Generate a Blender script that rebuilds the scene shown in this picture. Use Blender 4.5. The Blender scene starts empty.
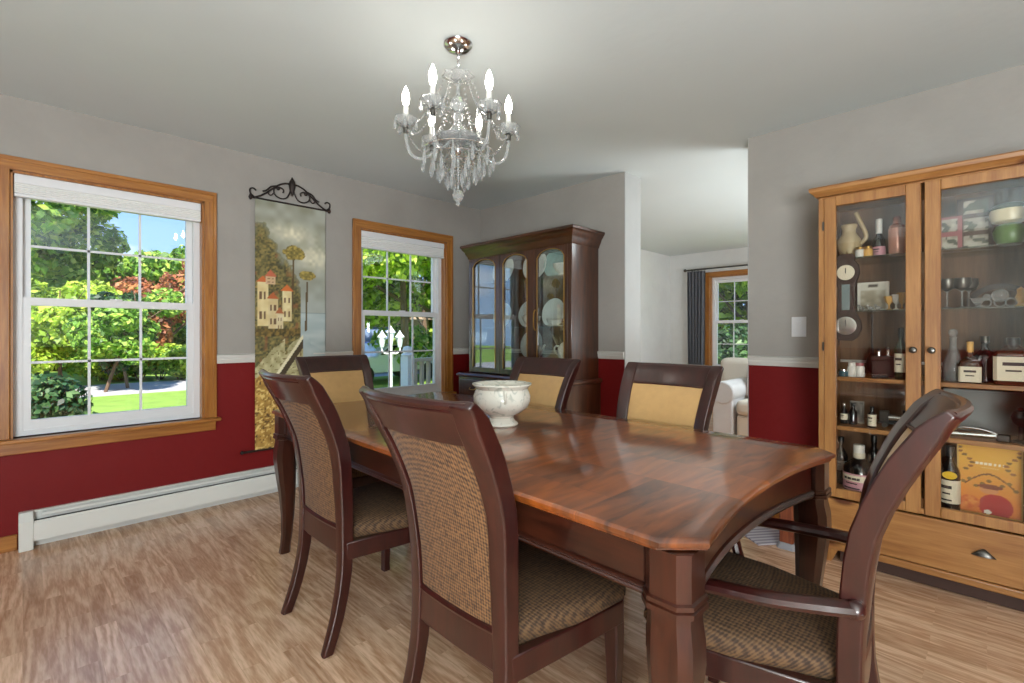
import bpy, math, random
import numpy as np
from mathutils import Vector, Matrix

C = bpy.context.scene
COL = C.collection
PI = math.pi

# ------------------------------------------------------------------ camera, world, sun, exposure
YAW = 0.77793                       # angle between the +x axis (along the window wall) and the view direction
cam_d = bpy.data.cameras.new('camera')
cam_d.sensor_width = 36.0
cam_d.lens = 482.09 / 1024 * 36.0
cam_d.shift_y = -8.15 / 1024
cam_d.clip_start = 0.02
cam_d.clip_end = 300
cam = bpy.data.objects.new('camera', cam_d)
COL.objects.link(cam)
cam.location = (0, 0, 1.1667)
cam.rotation_euler = (PI / 2, 0, YAW - PI / 2)
C.camera = cam

C.view_settings.view_transform = 'Standard'
C.view_settings.look = 'None'
C.view_settings.gamma = 1.0
C.view_settings.use_curve_mapping = False
C.view_settings.exposure = 0.20
try:
    C.cycles.transparent_max_bounces = 24
    C.cycles.max_bounces = 12
    C.cycles.diffuse_bounces = 6
    C.cycles.caustics_reflective = False
    C.cycles.caustics_refractive = False
    C.cycles.sample_clamp_indirect = 6.0
except Exception:
    pass


def lin(c):
    return tuple((v / 255 / 12.92) if v / 255 <= 0.04045 else ((v / 255 + 0.055) / 1.055) ** 2.4 for v in c)


W = bpy.data.worlds.new('sky')
C.world = W
W.use_nodes = True
nt = W.node_tree
nt.nodes.clear()
wo = nt.nodes.new('ShaderNodeOutputWorld')
bg = nt.nodes.new('ShaderNodeBackground')
tc = nt.nodes.new('ShaderNodeTexCoord')
sep = nt.nodes.new('ShaderNodeSeparateXYZ')
nt.links.new(tc.outputs['Generated'], sep.inputs[0])
rp = nt.nodes.new('ShaderNodeValToRGB')
rp.color_ramp.elements[0].position = 0.0
rp.color_ramp.elements[0].color = (0.36, 0.58, 0.88, 1)
rp.color_ramp.elements[1].position = 0.6
rp.color_ramp.elements[1].color = (0.14, 0.34, 0.80, 1)
nt.links.new(sep.outputs[2], rp.inputs[0])
nz = nt.nodes.new('ShaderNodeTexNoise')
nz.inputs['Scale'].default_value = 3.2
nz.inputs['Detail'].default_value = 6
mp = nt.nodes.new('ShaderNodeMapping')
mp.inputs['Scale'].default_value = (1, 1, 3)
nt.links.new(tc.outputs['Generated'], mp.inputs[0])
nt.links.new(mp.outputs[0], nz.inputs['Vector'])
cr = nt.nodes.new('ShaderNodeValToRGB')
cr.color_ramp.elements[0].position = 0.54
cr.color_ramp.elements[0].color = (0, 0, 0, 1)
cr.color_ramp.elements[1].position = 0.72
cr.color_ramp.elements[1].color = (1, 1, 1, 1)
nt.links.new(nz.outputs[0], cr.inputs[0])
mx = nt.nodes.new('ShaderNodeMixRGB')
mx.inputs[2].default_value = (0.80, 0.84, 0.90, 1)
nt.links.new(cr.outputs[0], mx.inputs[0])
nt.links.new(rp.outputs[0], mx.inputs[1])
nt.links.new(mx.outputs[0], bg.inputs[0])
bg.inputs[1].default_value = 1.45
nt.links.new(bg.outputs[0], wo.inputs[0])

sd = bpy.data.lights.new('sun', 'SUN')
sd.energy = 9.5
sd.angle = 0.02
sd.color = (1.0, 0.95, 0.86)
so = bpy.data.objects.new('sun', sd)
COL.objects.link(so)
so.rotation_euler = Vector((0.35, 0.62, -0.75)).to_track_quat('-Z', 'Y').to_euler()


def area(name, loc, direction, sx, sy, power, color=(1, 1, 1)):
    d = bpy.data.lights.new(name, 'AREA')
    d.shape = 'RECTANGLE'
    d.size = sx
    d.size_y = sy
    d.energy = power
    d.color = color
    o = bpy.data.objects.new(name, d)
    COL.objects.link(o)
    o.location = loc
    o.rotation_euler = Vector(direction).to_track_quat('-Z', 'Y').to_euler()
    return o


# soft fill lights added behind the camera and in the next room, without fixtures
COOL = (0.87, 0.96, 1.0)
area('fill_down_behind_camera', (-1.0, -1.6, 2.36), (0.25, 0.25, -1), 1.2, 1.2, 22, COOL)
area('fill_up_behind_camera', (-1.4, -1.4, 0.85), (0.45, 0.45, 1), 1.3, 1.3, 250, COOL)
area('fill_down_next_room', (5.3, 0.2, 2.36), (0, 0, -1), 1.2, 1.2, 48, COOL)
area('fill_up_next_room', (5.0, -0.4, 1.2), (0.0, 0.3, 1), 1.2, 1.2, 110, COOL)

# ------------------------------------------------------------------ materials
MATS = {}


def new_mat(name):
    m = bpy.data.materials.new(name)
    m.use_nodes = True
    t = m.node_tree
    b = t.nodes['Principled BSDF']
    MATS[name] = m
    return m, t, b


def N(t, kind, **kw):
    n = t.nodes.new(kind)
    for k, v in kw.items():
        if k in n.inputs:
            n.inputs[k].default_value = v
        else:
            setattr(n, k, v)
    return n


def plain(name, col, rough=0.5, metal=0.0, coat=0.0, var=0.0, vscale=8.0, bump=0.0, bscale=60.0, spec=0.5, sheen=0.0, linear=False):
    m, t, b = new_mat(name)
    c = col if linear else lin(col)
    b.inputs['Roughness'].default_value = rough
    b.inputs['Metallic'].default_value = metal
    b.inputs['Coat Weight'].default_value = coat
    b.inputs['Coat Roughness'].default_value = 0.08
    b.inputs['Specular IOR Level'].default_value = spec
    b.inputs['Sheen Weight'].default_value = sheen
    co = N(t, 'ShaderNodeTexCoord')
    nz = N(t, 'ShaderNodeTexNoise', Scale=vscale, Detail=4.0)
    t.links.new(co.outputs['Object'], nz.inputs['Vector'])
    mix = N(t, 'ShaderNodeMixRGB')
    mix.inputs[1].default_value = tuple(x * (1 - var) for x in c) + (1,)
    mix.inputs[2].default_value = tuple(min(1, x * (1 + var)) for x in c) + (1,)
    t.links.new(nz.outputs[0], mix.inputs[0])
    t.links.new(mix.outputs[0], b.inputs['Base Color'])
    if bump:
        n2 = N(t, 'ShaderNodeTexNoise', Scale=bscale, Detail=3.0)
        t.links.new(co.outputs['Object'], n2.inputs['Vector'])
        bp = N(t, 'ShaderNodeBump', Strength=bump, Distance=0.01)
        t.links.new(n2.outputs[0], bp.inputs['Height'])
        t.links.new(bp.outputs[0], b.inputs['Normal'])
    return m


def wood(name, dark, light, axis=2, scale=1.0, rough=0.35, coat=0.0, knots=None, stretch=14.0, mid=0.5, spec=0.5):
    m, t, b = new_mat(name)
    co = N(t, 'ShaderNodeTexCoord')
    mp = N(t, 'ShaderNodeMapping')
    s = [stretch * scale] * 3
    s[axis] = 1.0 * scale
    mp.inputs['Scale'].default_value = s
    t.links.new(co.outputs['Object'], mp.inputs[0])
    n1 = N(t, 'ShaderNodeTexNoise', Scale=1.0, Detail=6.0, Distortion=0.6)
    t.links.new(mp.outputs[0], n1.inputs['Vector'])
    n2 = N(t, 'ShaderNodeTexNoise', Scale=6.0, Detail=3.0)
    t.links.new(mp.outputs[0], n2.inputs['Vector'])
    ad = N(t, 'ShaderNodeMath', operation='MULTIPLY_ADD')
    t.links.new(n2.outputs[0], ad.inputs[0])
    ad.inputs[1].default_value = 0.35
    t.links.new(n1.outputs[0], ad.inputs[2])
    r = N(t, 'ShaderNodeValToRGB')
    e = r.color_ramp.elements
    e[0].position = mid + 0.17 - 0.18
    e[0].color = lin(dark) + (1,)
    e[1].position = mid + 0.17 + 0.18
    e[1].color = lin(light) + (1,)
    t.links.new(ad.outputs[0], r.inputs[0])
    out = r.outputs[0]
    if knots:
        vm = N(t, 'ShaderNodeMapping')
        sc = [8.0, 8.0, 8.0]
        sc[axis] = 4.2
        vm.inputs['Scale'].default_value = sc
        t.links.new(co.outputs['Object'], vm.inputs[0])
        v = N(t, 'ShaderNodeTexVoronoi', Scale=1.0)
        t.links.new(vm.outputs[0], v.inputs['Vector'])
        kr = N(t, 'ShaderNodeValToRGB')
        ke = kr.color_ramp.elements
        ke[0].position = 0.12
        ke[0].color = (1, 1, 1, 1)
        ke[1].position = 0.24
        ke[1].color = (0, 0, 0, 1)
        t.links.new(v.outputs['Distance'], kr.inputs[0])
        km = N(t, 'ShaderNodeMixRGB')
        km.inputs[2].default_value = lin(knots) + (1,)
        t.links.new(kr.outputs[0], km.inputs[0])
        t.links.new(out, km.inputs[1])
        out = km.outputs[0]
    t.links.new(out, b.inputs['Base Color'])
    b.inputs['Roughness'].default_value = rough
    b.inputs['Coat Weight'].default_value = coat
    b.inputs['Coat Roughness'].default_value = 0.12
    b.inputs['Specular IOR Level'].default_value = spec
    return m


def wall_mat(name, upper, lower=None, split=0.962):
    m, t, b = new_mat(name)
    g = N(t, 'ShaderNodeNewGeometry')
    nz = N(t, 'ShaderNodeTexNoise', Scale=3.0, Detail=5.0, Roughness=0.6)
    t.links.new(g.outputs['Position'], nz.inputs['Vector'])
    mix = N(t, 'ShaderNodeMixRGB')
    u = lin(upper)
    mix.inputs[1].default_value = tuple(x * 0.88 for x in u) + (1,)
    mix.inputs[2].default_value = tuple(x * 1.12 for x in u) + (1,)
    t.links.new(nz.outputs[0], mix.inputs[0])
    out = mix.outputs[0]
    if lower:
        s = N(t, 'ShaderNodeSeparateXYZ')
        t.links.new(g.outputs['Position'], s.inputs[0])
        lt = N(t, 'ShaderNodeMath', operation='LESS_THAN')
        t.links.new(s.outputs[2], lt.inputs[0])
        lt.inputs[1].default_value = split
        m2 = N(t, 'ShaderNodeMixRGB')
        t.links.new(lt.outputs[0], m2.inputs[0])
        t.links.new(out, m2.inputs[1])
        m2.inputs[2].default_value = lin(lower) + (1,)
        out = m2.outputs[0]
    t.links.new(out, b.inputs['Base Color'])
    b.inputs['Roughness'].default_value = 0.6
    b.inputs['Specular IOR Level'].default_value = 0.25
    n2 = N(t, 'ShaderNodeTexNoise', Scale=9.0, Detail=4.0)
    t.links.new(g.outputs['Position'], n2.inputs['Vector'])
    bp = N(t, 'ShaderNodeBump', Strength=0.25, Distance=0.02)
    t.links.new(n2.outputs[0], bp.inputs['Height'])
    t.links.new(bp.outputs[0], b.inputs['Normal'])
    return m


def glass_mat(name, refl=0.0, tint=(1, 1, 1), rough=0.0, ior=1.5):
    m, t, b = new_mat(name)
    t.nodes.remove(b)
    out = t.nodes['Material Output']
    tr = N(t, 'ShaderNodeBsdfTransparent')
    tr.inputs[0].default_value = tint + (1,)
    gl = N(t, 'ShaderNodeBsdfGlossy', Roughness=rough)
    gl.inputs[0].default_value = (0.95, 0.97, 0.97, 1)
    fr = N(t, 'ShaderNodeFresnel', IOR=ior)
    # a thin sheet: both faces reflect like the outer one
    ge = N(t, 'ShaderNodeNewGeometry')
    io = N(t, 'ShaderNodeMath', operation='MULTIPLY_ADD')
    t.links.new(ge.outputs['Backfacing'], io.inputs[0])
    io.inputs[1].default_value = 1 / ior - ior
    io.inputs[2].default_value = ior
    t.links.new(io.outputs[0], fr.inputs['IOR'])
    ad = N(t, 'ShaderNodeMath', operation='ADD')
    ad.use_clamp = True
    t.links.new(fr.outputs[0], ad.inputs[0])
    ad.inputs[1].default_value = refl
    mx = N(t, 'ShaderNodeMixShader')
    t.links.new(ad.outputs[0], mx.inputs[0])
    t.links.new(tr.outputs[0], mx.inputs[1])
    t.links.new(gl.outputs[0], mx.inputs[2])
    t.links.new(mx.outputs[0], out.inputs[0])
    return m


def crystal_mat(name, tint=(0.97, 0.98, 0.98)):
    m, t, b = new_mat(name)
    t.nodes.remove(b)
    out = t.nodes['Material Output']
    g = N(t, 'ShaderNodeBsdfGlass', Roughness=0.0, IOR=1.5)
    g.inputs[0].default_value = tint + (1,)
    tr = N(t, 'ShaderNodeBsdfTransparent')
    tr.inputs[0].default_value = tint + (1,)
    tl = N(t, 'ShaderNodeBsdfDiffuse')
    tl.inputs[0].default_value = (0.85, 0.86, 0.85, 1)
    m1 = N(t, 'ShaderNodeMixShader')
    m1.inputs[0].default_value = 0.12
    t.links.new(g.outputs[0], m1.inputs[1])
    t.links.new(tr.outputs[0], m1.inputs[2])
    m2 = N(t, 'ShaderNodeMixShader')
    m2.inputs[0].default_value = 0.19
    t.links.new(m1.outputs[0], m2.inputs[1])
    t.links.new(tl.outputs[0], m2.inputs[2])
    t.links.new(m2.outputs[0], out.inputs[0])
    return m


def emit_mat(name, col, strength):
    m, t, b = new_mat(name)
    b.inputs['Base Color'].default_value = (1, 1, 1, 1)
    b.inputs['Emission Color'].default_value = col + (1,)
    b.inputs['Emission Strength'].default_value = strength
    return m


def weave_mat(name, c1, c2, size=0.004, rough=0.8, sheen=0.3):
    m, t, b = new_mat(name)
    co = N(t, 'ShaderNodeTexCoord')
    rot = N(t, 'ShaderNodeMapping')
    rot.inputs['Rotation'].default_value = (0.0, 0.0, 0.0)
    t.links.new(co.outputs['Object'], rot.inputs[0])
    nz = N(t, 'ShaderNodeTexNoise', Scale=90.0, Detail=2.0)
    t.links.new(rot.outputs[0], nz.inputs['Vector'])
    sp = N(t, 'ShaderNodeSeparateXYZ')
    t.links.new(rot.outputs[0], sp.inputs[0])
    # two threads crossing on the diagonal of the plane y / (x + z)
    ad = N(t, 'ShaderNodeMath', operation='ADD')
    t.links.new(sp.outputs[0], ad.inputs[0])
    t.links.new(sp.outputs[2], ad.inputs[1])
    k = PI / size * 0.7071
    sins = []
    for sg in (1, -1):
        w = N(t, 'ShaderNodeMath', operation='MULTIPLY_ADD')
        t.links.new(sp.outputs[1], w.inputs[0])
        w.inputs[1].default_value = sg
        t.links.new(ad.outputs[0], w.inputs[2])
        ml = N(t, 'ShaderNodeMath', operation='MULTIPLY')
        t.links.new(w.outputs[0], ml.inputs[0])
        ml.inputs[1].default_value = k
        sn = N(t, 'ShaderNodeMath', operation='SINE')
        t.links.new(ml.outputs[0], sn.inputs[0])
        sins.append(sn)
    pr = N(t, 'ShaderNodeMath', operation='MULTIPLY')
    t.links.new(sins[0].outputs[0], pr.inputs[0])
    t.links.new(sins[1].outputs[0], pr.inputs[1])
    fin = N(t, 'ShaderNodeMath', operation='MULTIPLY_ADD')
    t.links.new(pr.outputs[0], fin.inputs[0])
    fin.inputs[1].default_value = 0.30
    t.links.new(nz.outputs[0], fin.inputs[2])
    r = N(t, 'ShaderNodeValToRGB')
    e = r.color_ramp.elements
    e[0].position = 0.25
    e[0].color = lin(c2) + (1,)
    e[1].position = 0.75
    e[1].color = lin(c1) + (1,)
    t.links.new(fin.outputs[0], r.inputs[0])
    t.links.new(r.outputs[0], b.inputs['Base Color'])
    b.inputs['Roughness'].default_value = rough
    b.inputs['Sheen Weight'].default_value = sheen
    bp = N(t, 'ShaderNodeBump', Strength=0.3, Distance=0.002)
    t.links.new(pr.outputs[0], bp.inputs['Height'])
    t.links.new(bp.outputs[0], b.inputs['Normal'])
    return m


def attr_mat(name, rough=0.8):
    m, t, b = new_mat(name)
    a = N(t, 'ShaderNodeAttribute', attribute_name='paint')
    t.links.new(a.outputs['Color'], b.inputs['Base Color'])
    b.inputs['Roughness'].default_value = rough
    return m


def leaf_mat(name, cols, scale=1.3, trans=0.35):
    m, t, b = new_mat(name)
    g = N(t, 'ShaderNodeNewGeometry')
    nz = N(t, 'ShaderNodeTexNoise', Scale=scale, Detail=4.0, Roughness=0.7)
    t.links.new(g.outputs['Position'], nz.inputs['Vector'])
    ad = N(t, 'ShaderNodeMath', operation='MULTIPLY_ADD')
    t.links.new(g.outputs['Random Per Island'], ad.inputs[0])
    ad.inputs[1].default_value = 0.5
    t.links.new(nz.outputs[0], ad.inputs[2])
    r = N(t, 'ShaderNodeValToRGB')
    e = r.color_ramp.elements
    e[0].position = 0.45
    e[1].position = 1.05
    e[0].color = lin(cols[0]) + (1,)
    e[1].color = lin(cols[-1]) + (1,)
    if len(cols) > 2:
        k = e.new(0.75)
        k.color = lin(cols[1]) + (1,)
    t.links.new(ad.outputs[0], r.inputs[0])
    t.links.new(r.outputs[0], b.inputs['Base Color'])
    b.inputs['Roughness'].default_value = 0.5
    tl = N(t, 'ShaderNodeBsdfTranslucent')
    t.links.new(r.outputs[0], tl.inputs[0])
    mx = N(t, 'ShaderNodeMixShader')
    mx.inputs[0].default_value = trans
    out = t.nodes['Material Output']
    t.links.new(b.outputs[0], mx.inputs[1])
    t.links.new(tl.outputs[0], mx.inputs[2])
    t.links.new(mx.outputs[0], out.inputs[0])
    return m


def floor_mat():
    m, t, b = new_mat('laminate floor')
    g = N(t, 'ShaderNodeNewGeometry')
    # strips run along y: swap so that brick rows lie along y
    mp = N(t, 'ShaderNodeMapping')
    mp.inputs['Rotation'].default_value = (0, 0, PI / 2)
    t.links.new(g.outputs['Position'], mp.inputs[0])
    br = N(t, 'ShaderNodeTexBrick', Scale=1.0)
    br.offset = 0.37
    br.offset_frequency = 2
    br.squash = 1.0
    br.inputs['Color1'].default_value = (0.0, 0.0, 0.0, 1)
    br.inputs['Color2'].default_value = (1.0, 1.0, 1.0, 1)
    br.inputs['Mortar'].default_value = (0.35, 0.35, 0.35, 1)
    br.inputs['Mortar Size'].default_value = 0.0006
    br.inputs['Brick Width'].default_value = 0.42
    br.inputs['Row Height'].default_value = 0.0667
    br.inputs['Bias'].default_value = 0.0
    t.links.new(mp.outputs[0], br.inputs['Vector'])
    # cathedral grain: rings of a distorted stretched field, shifted strip by strip
    sc = N(t, 'ShaderNodeVectorMath', operation='MULTIPLY')
    t.links.new(g.outputs['Position'], sc.inputs[0])
    sc.inputs[1].default_value = (10.0, 1.0, 1.0)
    of = N(t, 'ShaderNodeVectorMath', operation='MULTIPLY_ADD')
    t.links.new(br.outputs['Color'], of.inputs[0])
    of.inputs[1].default_value = (7.3, 11.1, 5.0)
    t.links.new(sc.outputs[0], of.inputs[2])
    nz = N(t, 'ShaderNodeTexNoise', Scale=1.0, Detail=1.0, Distortion=0.15)
    t.links.new(of.outputs[0], nz.inputs['Vector'])
    ml = N(t, 'ShaderNodeMath', operation='MULTIPLY')
    t.links.new(nz.outputs[0], ml.inputs[0])
    ml.inputs[1].default_value = 46.0
    sn = N(t, 'ShaderNodeMath', operation='SINE')
    t.links.new(ml.outputs[0], sn.inputs[0])
    fine = N(t, 'ShaderNodeTexNoise', Scale=14.0, Detail=3.0)
    t.links.new(of.outputs[0], fine.inputs['Vector'])
    r1 = N(t, 'ShaderNodeValToRGB')
    e = r1.color_ramp.elements
    e[0].position = 0.25
    e[0].color = lin(FLOOR_D) + (1,)
    e[1].position = 0.75
    e[1].color = lin(FLOOR_L) + (1,)
    s1 = N(t, 'ShaderNodeMath', operation='MULTIPLY_ADD')
    t.links.new(sn.outputs[0], s1.inputs[0])
    s1.inputs[1].default_value = 0.17
    t.links.new(fine.outputs[0], s1.inputs[2])
    t.links.new(s1.outputs[0], r1.inputs[0])
    hv = N(t, 'ShaderNodeMixRGB', blend_type='MULTIPLY')
    hv.inputs[0].default_value = 1.0
    t.links.new(r1.outputs[0], hv.inputs[1])
    r2 = N(t, 'ShaderNodeValToRGB')
    e = r2.color_ramp.elements
    e[0].color = (0.80, 0.76, 0.72, 1)
    e[1].color = (1.05, 1.05, 1.05, 1)
    t.links.new(br.outputs['Color'], r2.inputs[0])
    t.links.new(r2.outputs[0], hv.inputs[2])
    t.links.new(hv.outputs[0], b.inputs['Base Color'])
    b.inputs['Roughness'].default_value = 0.27
    b.inputs['Specular IOR Level'].default_value = 0.85
    return m


FLOOR_D, FLOOR_L = (190, 146, 112), (234, 197, 165)
M_FLOOR = floor_mat()
M_WALL = wall_mat('grey over red wall paint', (157, 151, 144), (114, 15, 15))
M_WALLP = wall_mat('pale wall paint', (214, 213, 210))
M_JAMB = wall_mat('grey jamb paint', (168, 167, 164))
M_CEIL = plain('ceiling paint', (205, 212, 211), 0.7, var=0.03, vscale=2.5, bump=0.12, bscale=14)
M_RAIL = plain('chair rail paint', (205, 201, 194), 0.4)
M_OAK = wood('golden oak trim', (140, 84, 32), (174, 116, 52), axis=0, scale=3, rough=0.35, coat=0.2)
M_OAKV = wood('golden oak upright trim', (140, 84, 32), (174, 116, 52), axis=2, scale=3, rough=0.35, coat=0.2)
M_VINYL = plain('white vinyl', (222, 221, 222), 0.35)
M_SHADE = plain('white shade fabric', (226, 225, 222), 0.8)
M_PANE = glass_mat('window glass', 0.0)
M_CHERRY = wood('cherry chair wood', (36, 8, 9), (54, 17, 15), axis=2, scale=3, rough=0.36, coat=0.75, stretch=8)
for n_ in MATS['cherry chair wood'].node_tree.nodes:
    if n_.type == 'BSDF_PRINCIPLED':
        n_.inputs['Coat Tint'].default_value = (1.0, 0.88, 0.78, 1)
        n_.inputs['Coat Roughness'].default_value = 0.16
M_TOP = None
M_APRON = wood('cherry table wood', (38, 15, 8), (62, 27, 15), axis=1, scale=3, rough=0.3, coat=0.4, stretch=8)
M_TLEG = wood('cherry table leg wood', (38, 15, 8), (62, 27, 15), axis=2, scale=3, rough=0.3, coat=0.4, stretch=8)
M_TWEED = weave_mat('brown basketweave fabric', (128, 90, 54), (60, 36, 18), 0.0058, sheen=0.05)
M_SEAT = weave_mat('brown seat fabric', (100, 72, 44), (50, 32, 18), 0.0072, sheen=0.0)
M_GOLD = plain('gold chenille fabric', (190, 148, 92), 0.75, var=0.12, vscale=30, bump=0.2, bscale=300, sheen=0.3)
M_PINE = wood('honey pine', (136, 87, 42), (168, 118, 65), axis=2, scale=2.2, rough=0.4, knots=(86, 42, 18), coat=0.15)
M_PINEH = wood('honey pine level', (136, 87, 42), (168, 118, 65), axis=1, scale=2.2, rough=0.4, knots=(86, 42, 18), coat=0.15)
M_PINEB = wood('pine back boards', (100, 70, 46), (128, 92, 62), axis=2, scale=2.2, rough=0.6)
M_IRON = plain('dark iron', (44, 34, 30), 0.5, 0.4)
M_CHROME = plain('chrome', (225, 225, 225), 0.12, 1.0)
M_PEWTER = plain('dark pewter', (96, 92, 86), 0.3, 0.9)
M_BRASS = plain('antique brass', (190, 150, 80), 0.3, 0.9)
M_HEAT = plain('heater enamel', (218, 218, 212), 0.4)
M_BLACK = plain('black lacquer', (22, 20, 20), 0.4)
M_DARKGAP = plain('dark fin metal', (30, 30, 30), 0.7)
M_MAHOG = wood('mahogany', (50, 25, 11), (80, 43, 21), axis=2, scale=3, rough=0.28, coat=0.5, stretch=8)
M_MAHOGH = wood('mahogany level', (50, 25, 11), (80, 43, 21), axis=1, scale=3, rough=0.28, coat=0.5, stretch=8)
M_CABGLASS = glass_mat('china cabinet glass', 0.10, (0.95, 0.98, 0.97))
M_PCGLASS = glass_mat('pine cabinet glass', 0.0, (0.93, 0.92, 0.90))
M_SHELFGLASS = glass_mat('glass shelf', 0.10, (0.82, 0.90, 0.87))
M_CRYSTAL = crystal_mat('crystal')
M_BULB = emit_mat('lit bulb', (1.0, 0.93, 0.84), 30.0)
M_SLEEVE = plain('candle sleeve', (215, 213, 205), 0.35)
M_PORC = plain('white porcelain', (236, 233, 224), 0.2, coat=0.5, var=0.03)


def table_top_mat():
    m, t, b = new_mat('cherry veneer top')
    co = N(t, 'ShaderNodeTexCoord')
    # veneer leaves laid in blocks, each a different tone, under a crossgrain figure
    br = N(t, 'ShaderNodeTexBrick', Scale=1.0)
    br.offset = 0.0
    br.inputs['Color1'].default_value = (0.0, 0.0, 0.0, 1)
    br.inputs['Color2'].default_value = (1.0, 1.0, 1.0, 1)
    br.inputs['Mortar'].default_value = (0.3, 0.3, 0.3, 1)
    br.inputs['Mortar Size'].default_value = 0.0008
    br.inputs['Brick Width'].default_value = 0.21
    br.inputs['Row Height'].default_value = 0.30
    t.links.new(co.outputs['Object'], br.inputs['Vector'])
    mp = N(t, 'ShaderNodeMapping')
    mp.inputs['Scale'].default_value = (4.0, 22.0, 1.0)
    t.links.new(co.outputs['Object'], mp.inputs[0])
    of = N(t, 'ShaderNodeVectorMath', operation='MULTIPLY_ADD')
    t.links.new(br.outputs['Color'], of.inputs[0])
    of.inputs[1].default_value = (5.0, 9.0, 3.0)
    t.links.new(mp.outputs[0], of.inputs[2])
    nz = N(t, 'ShaderNodeTexNoise', Scale=1.0, Detail=6.0, Distortion=0.8)
    t.links.new(of.outputs[0], nz.inputs['Vector'])
    ad = N(t, 'ShaderNodeMath', operation='MULTIPLY_ADD')
    t.links.new(br.outputs['Color'], ad.inputs[0])
    ad.inputs[1].default_value = 0.22
    t.links.new(nz.outputs[0], ad.inputs[2])
    r = N(t, 'ShaderNodeValToRGB')
    e = r.color_ramp.elements
    e[0].position = 0.35
    e[0].color = lin((68, 29, 8)) + (1,)
    e[1].position = 0.85
    e[1].color = lin((152, 78, 28)) + (1,)
    t.links.new(ad.outputs[0], r.inputs[0])
    t.links.new(r.outputs[0], b.inputs['Base Color'])
    b.inputs['Roughness'].default_value = 0.32
    b.inputs['Coat Weight'].default_value = 1.0
    b.inputs['Coat Roughness'].default_value = 0.10
    b.inputs['Coat IOR'].default_value = 1.6
    return m


M_TOP = table_top_mat()


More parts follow.
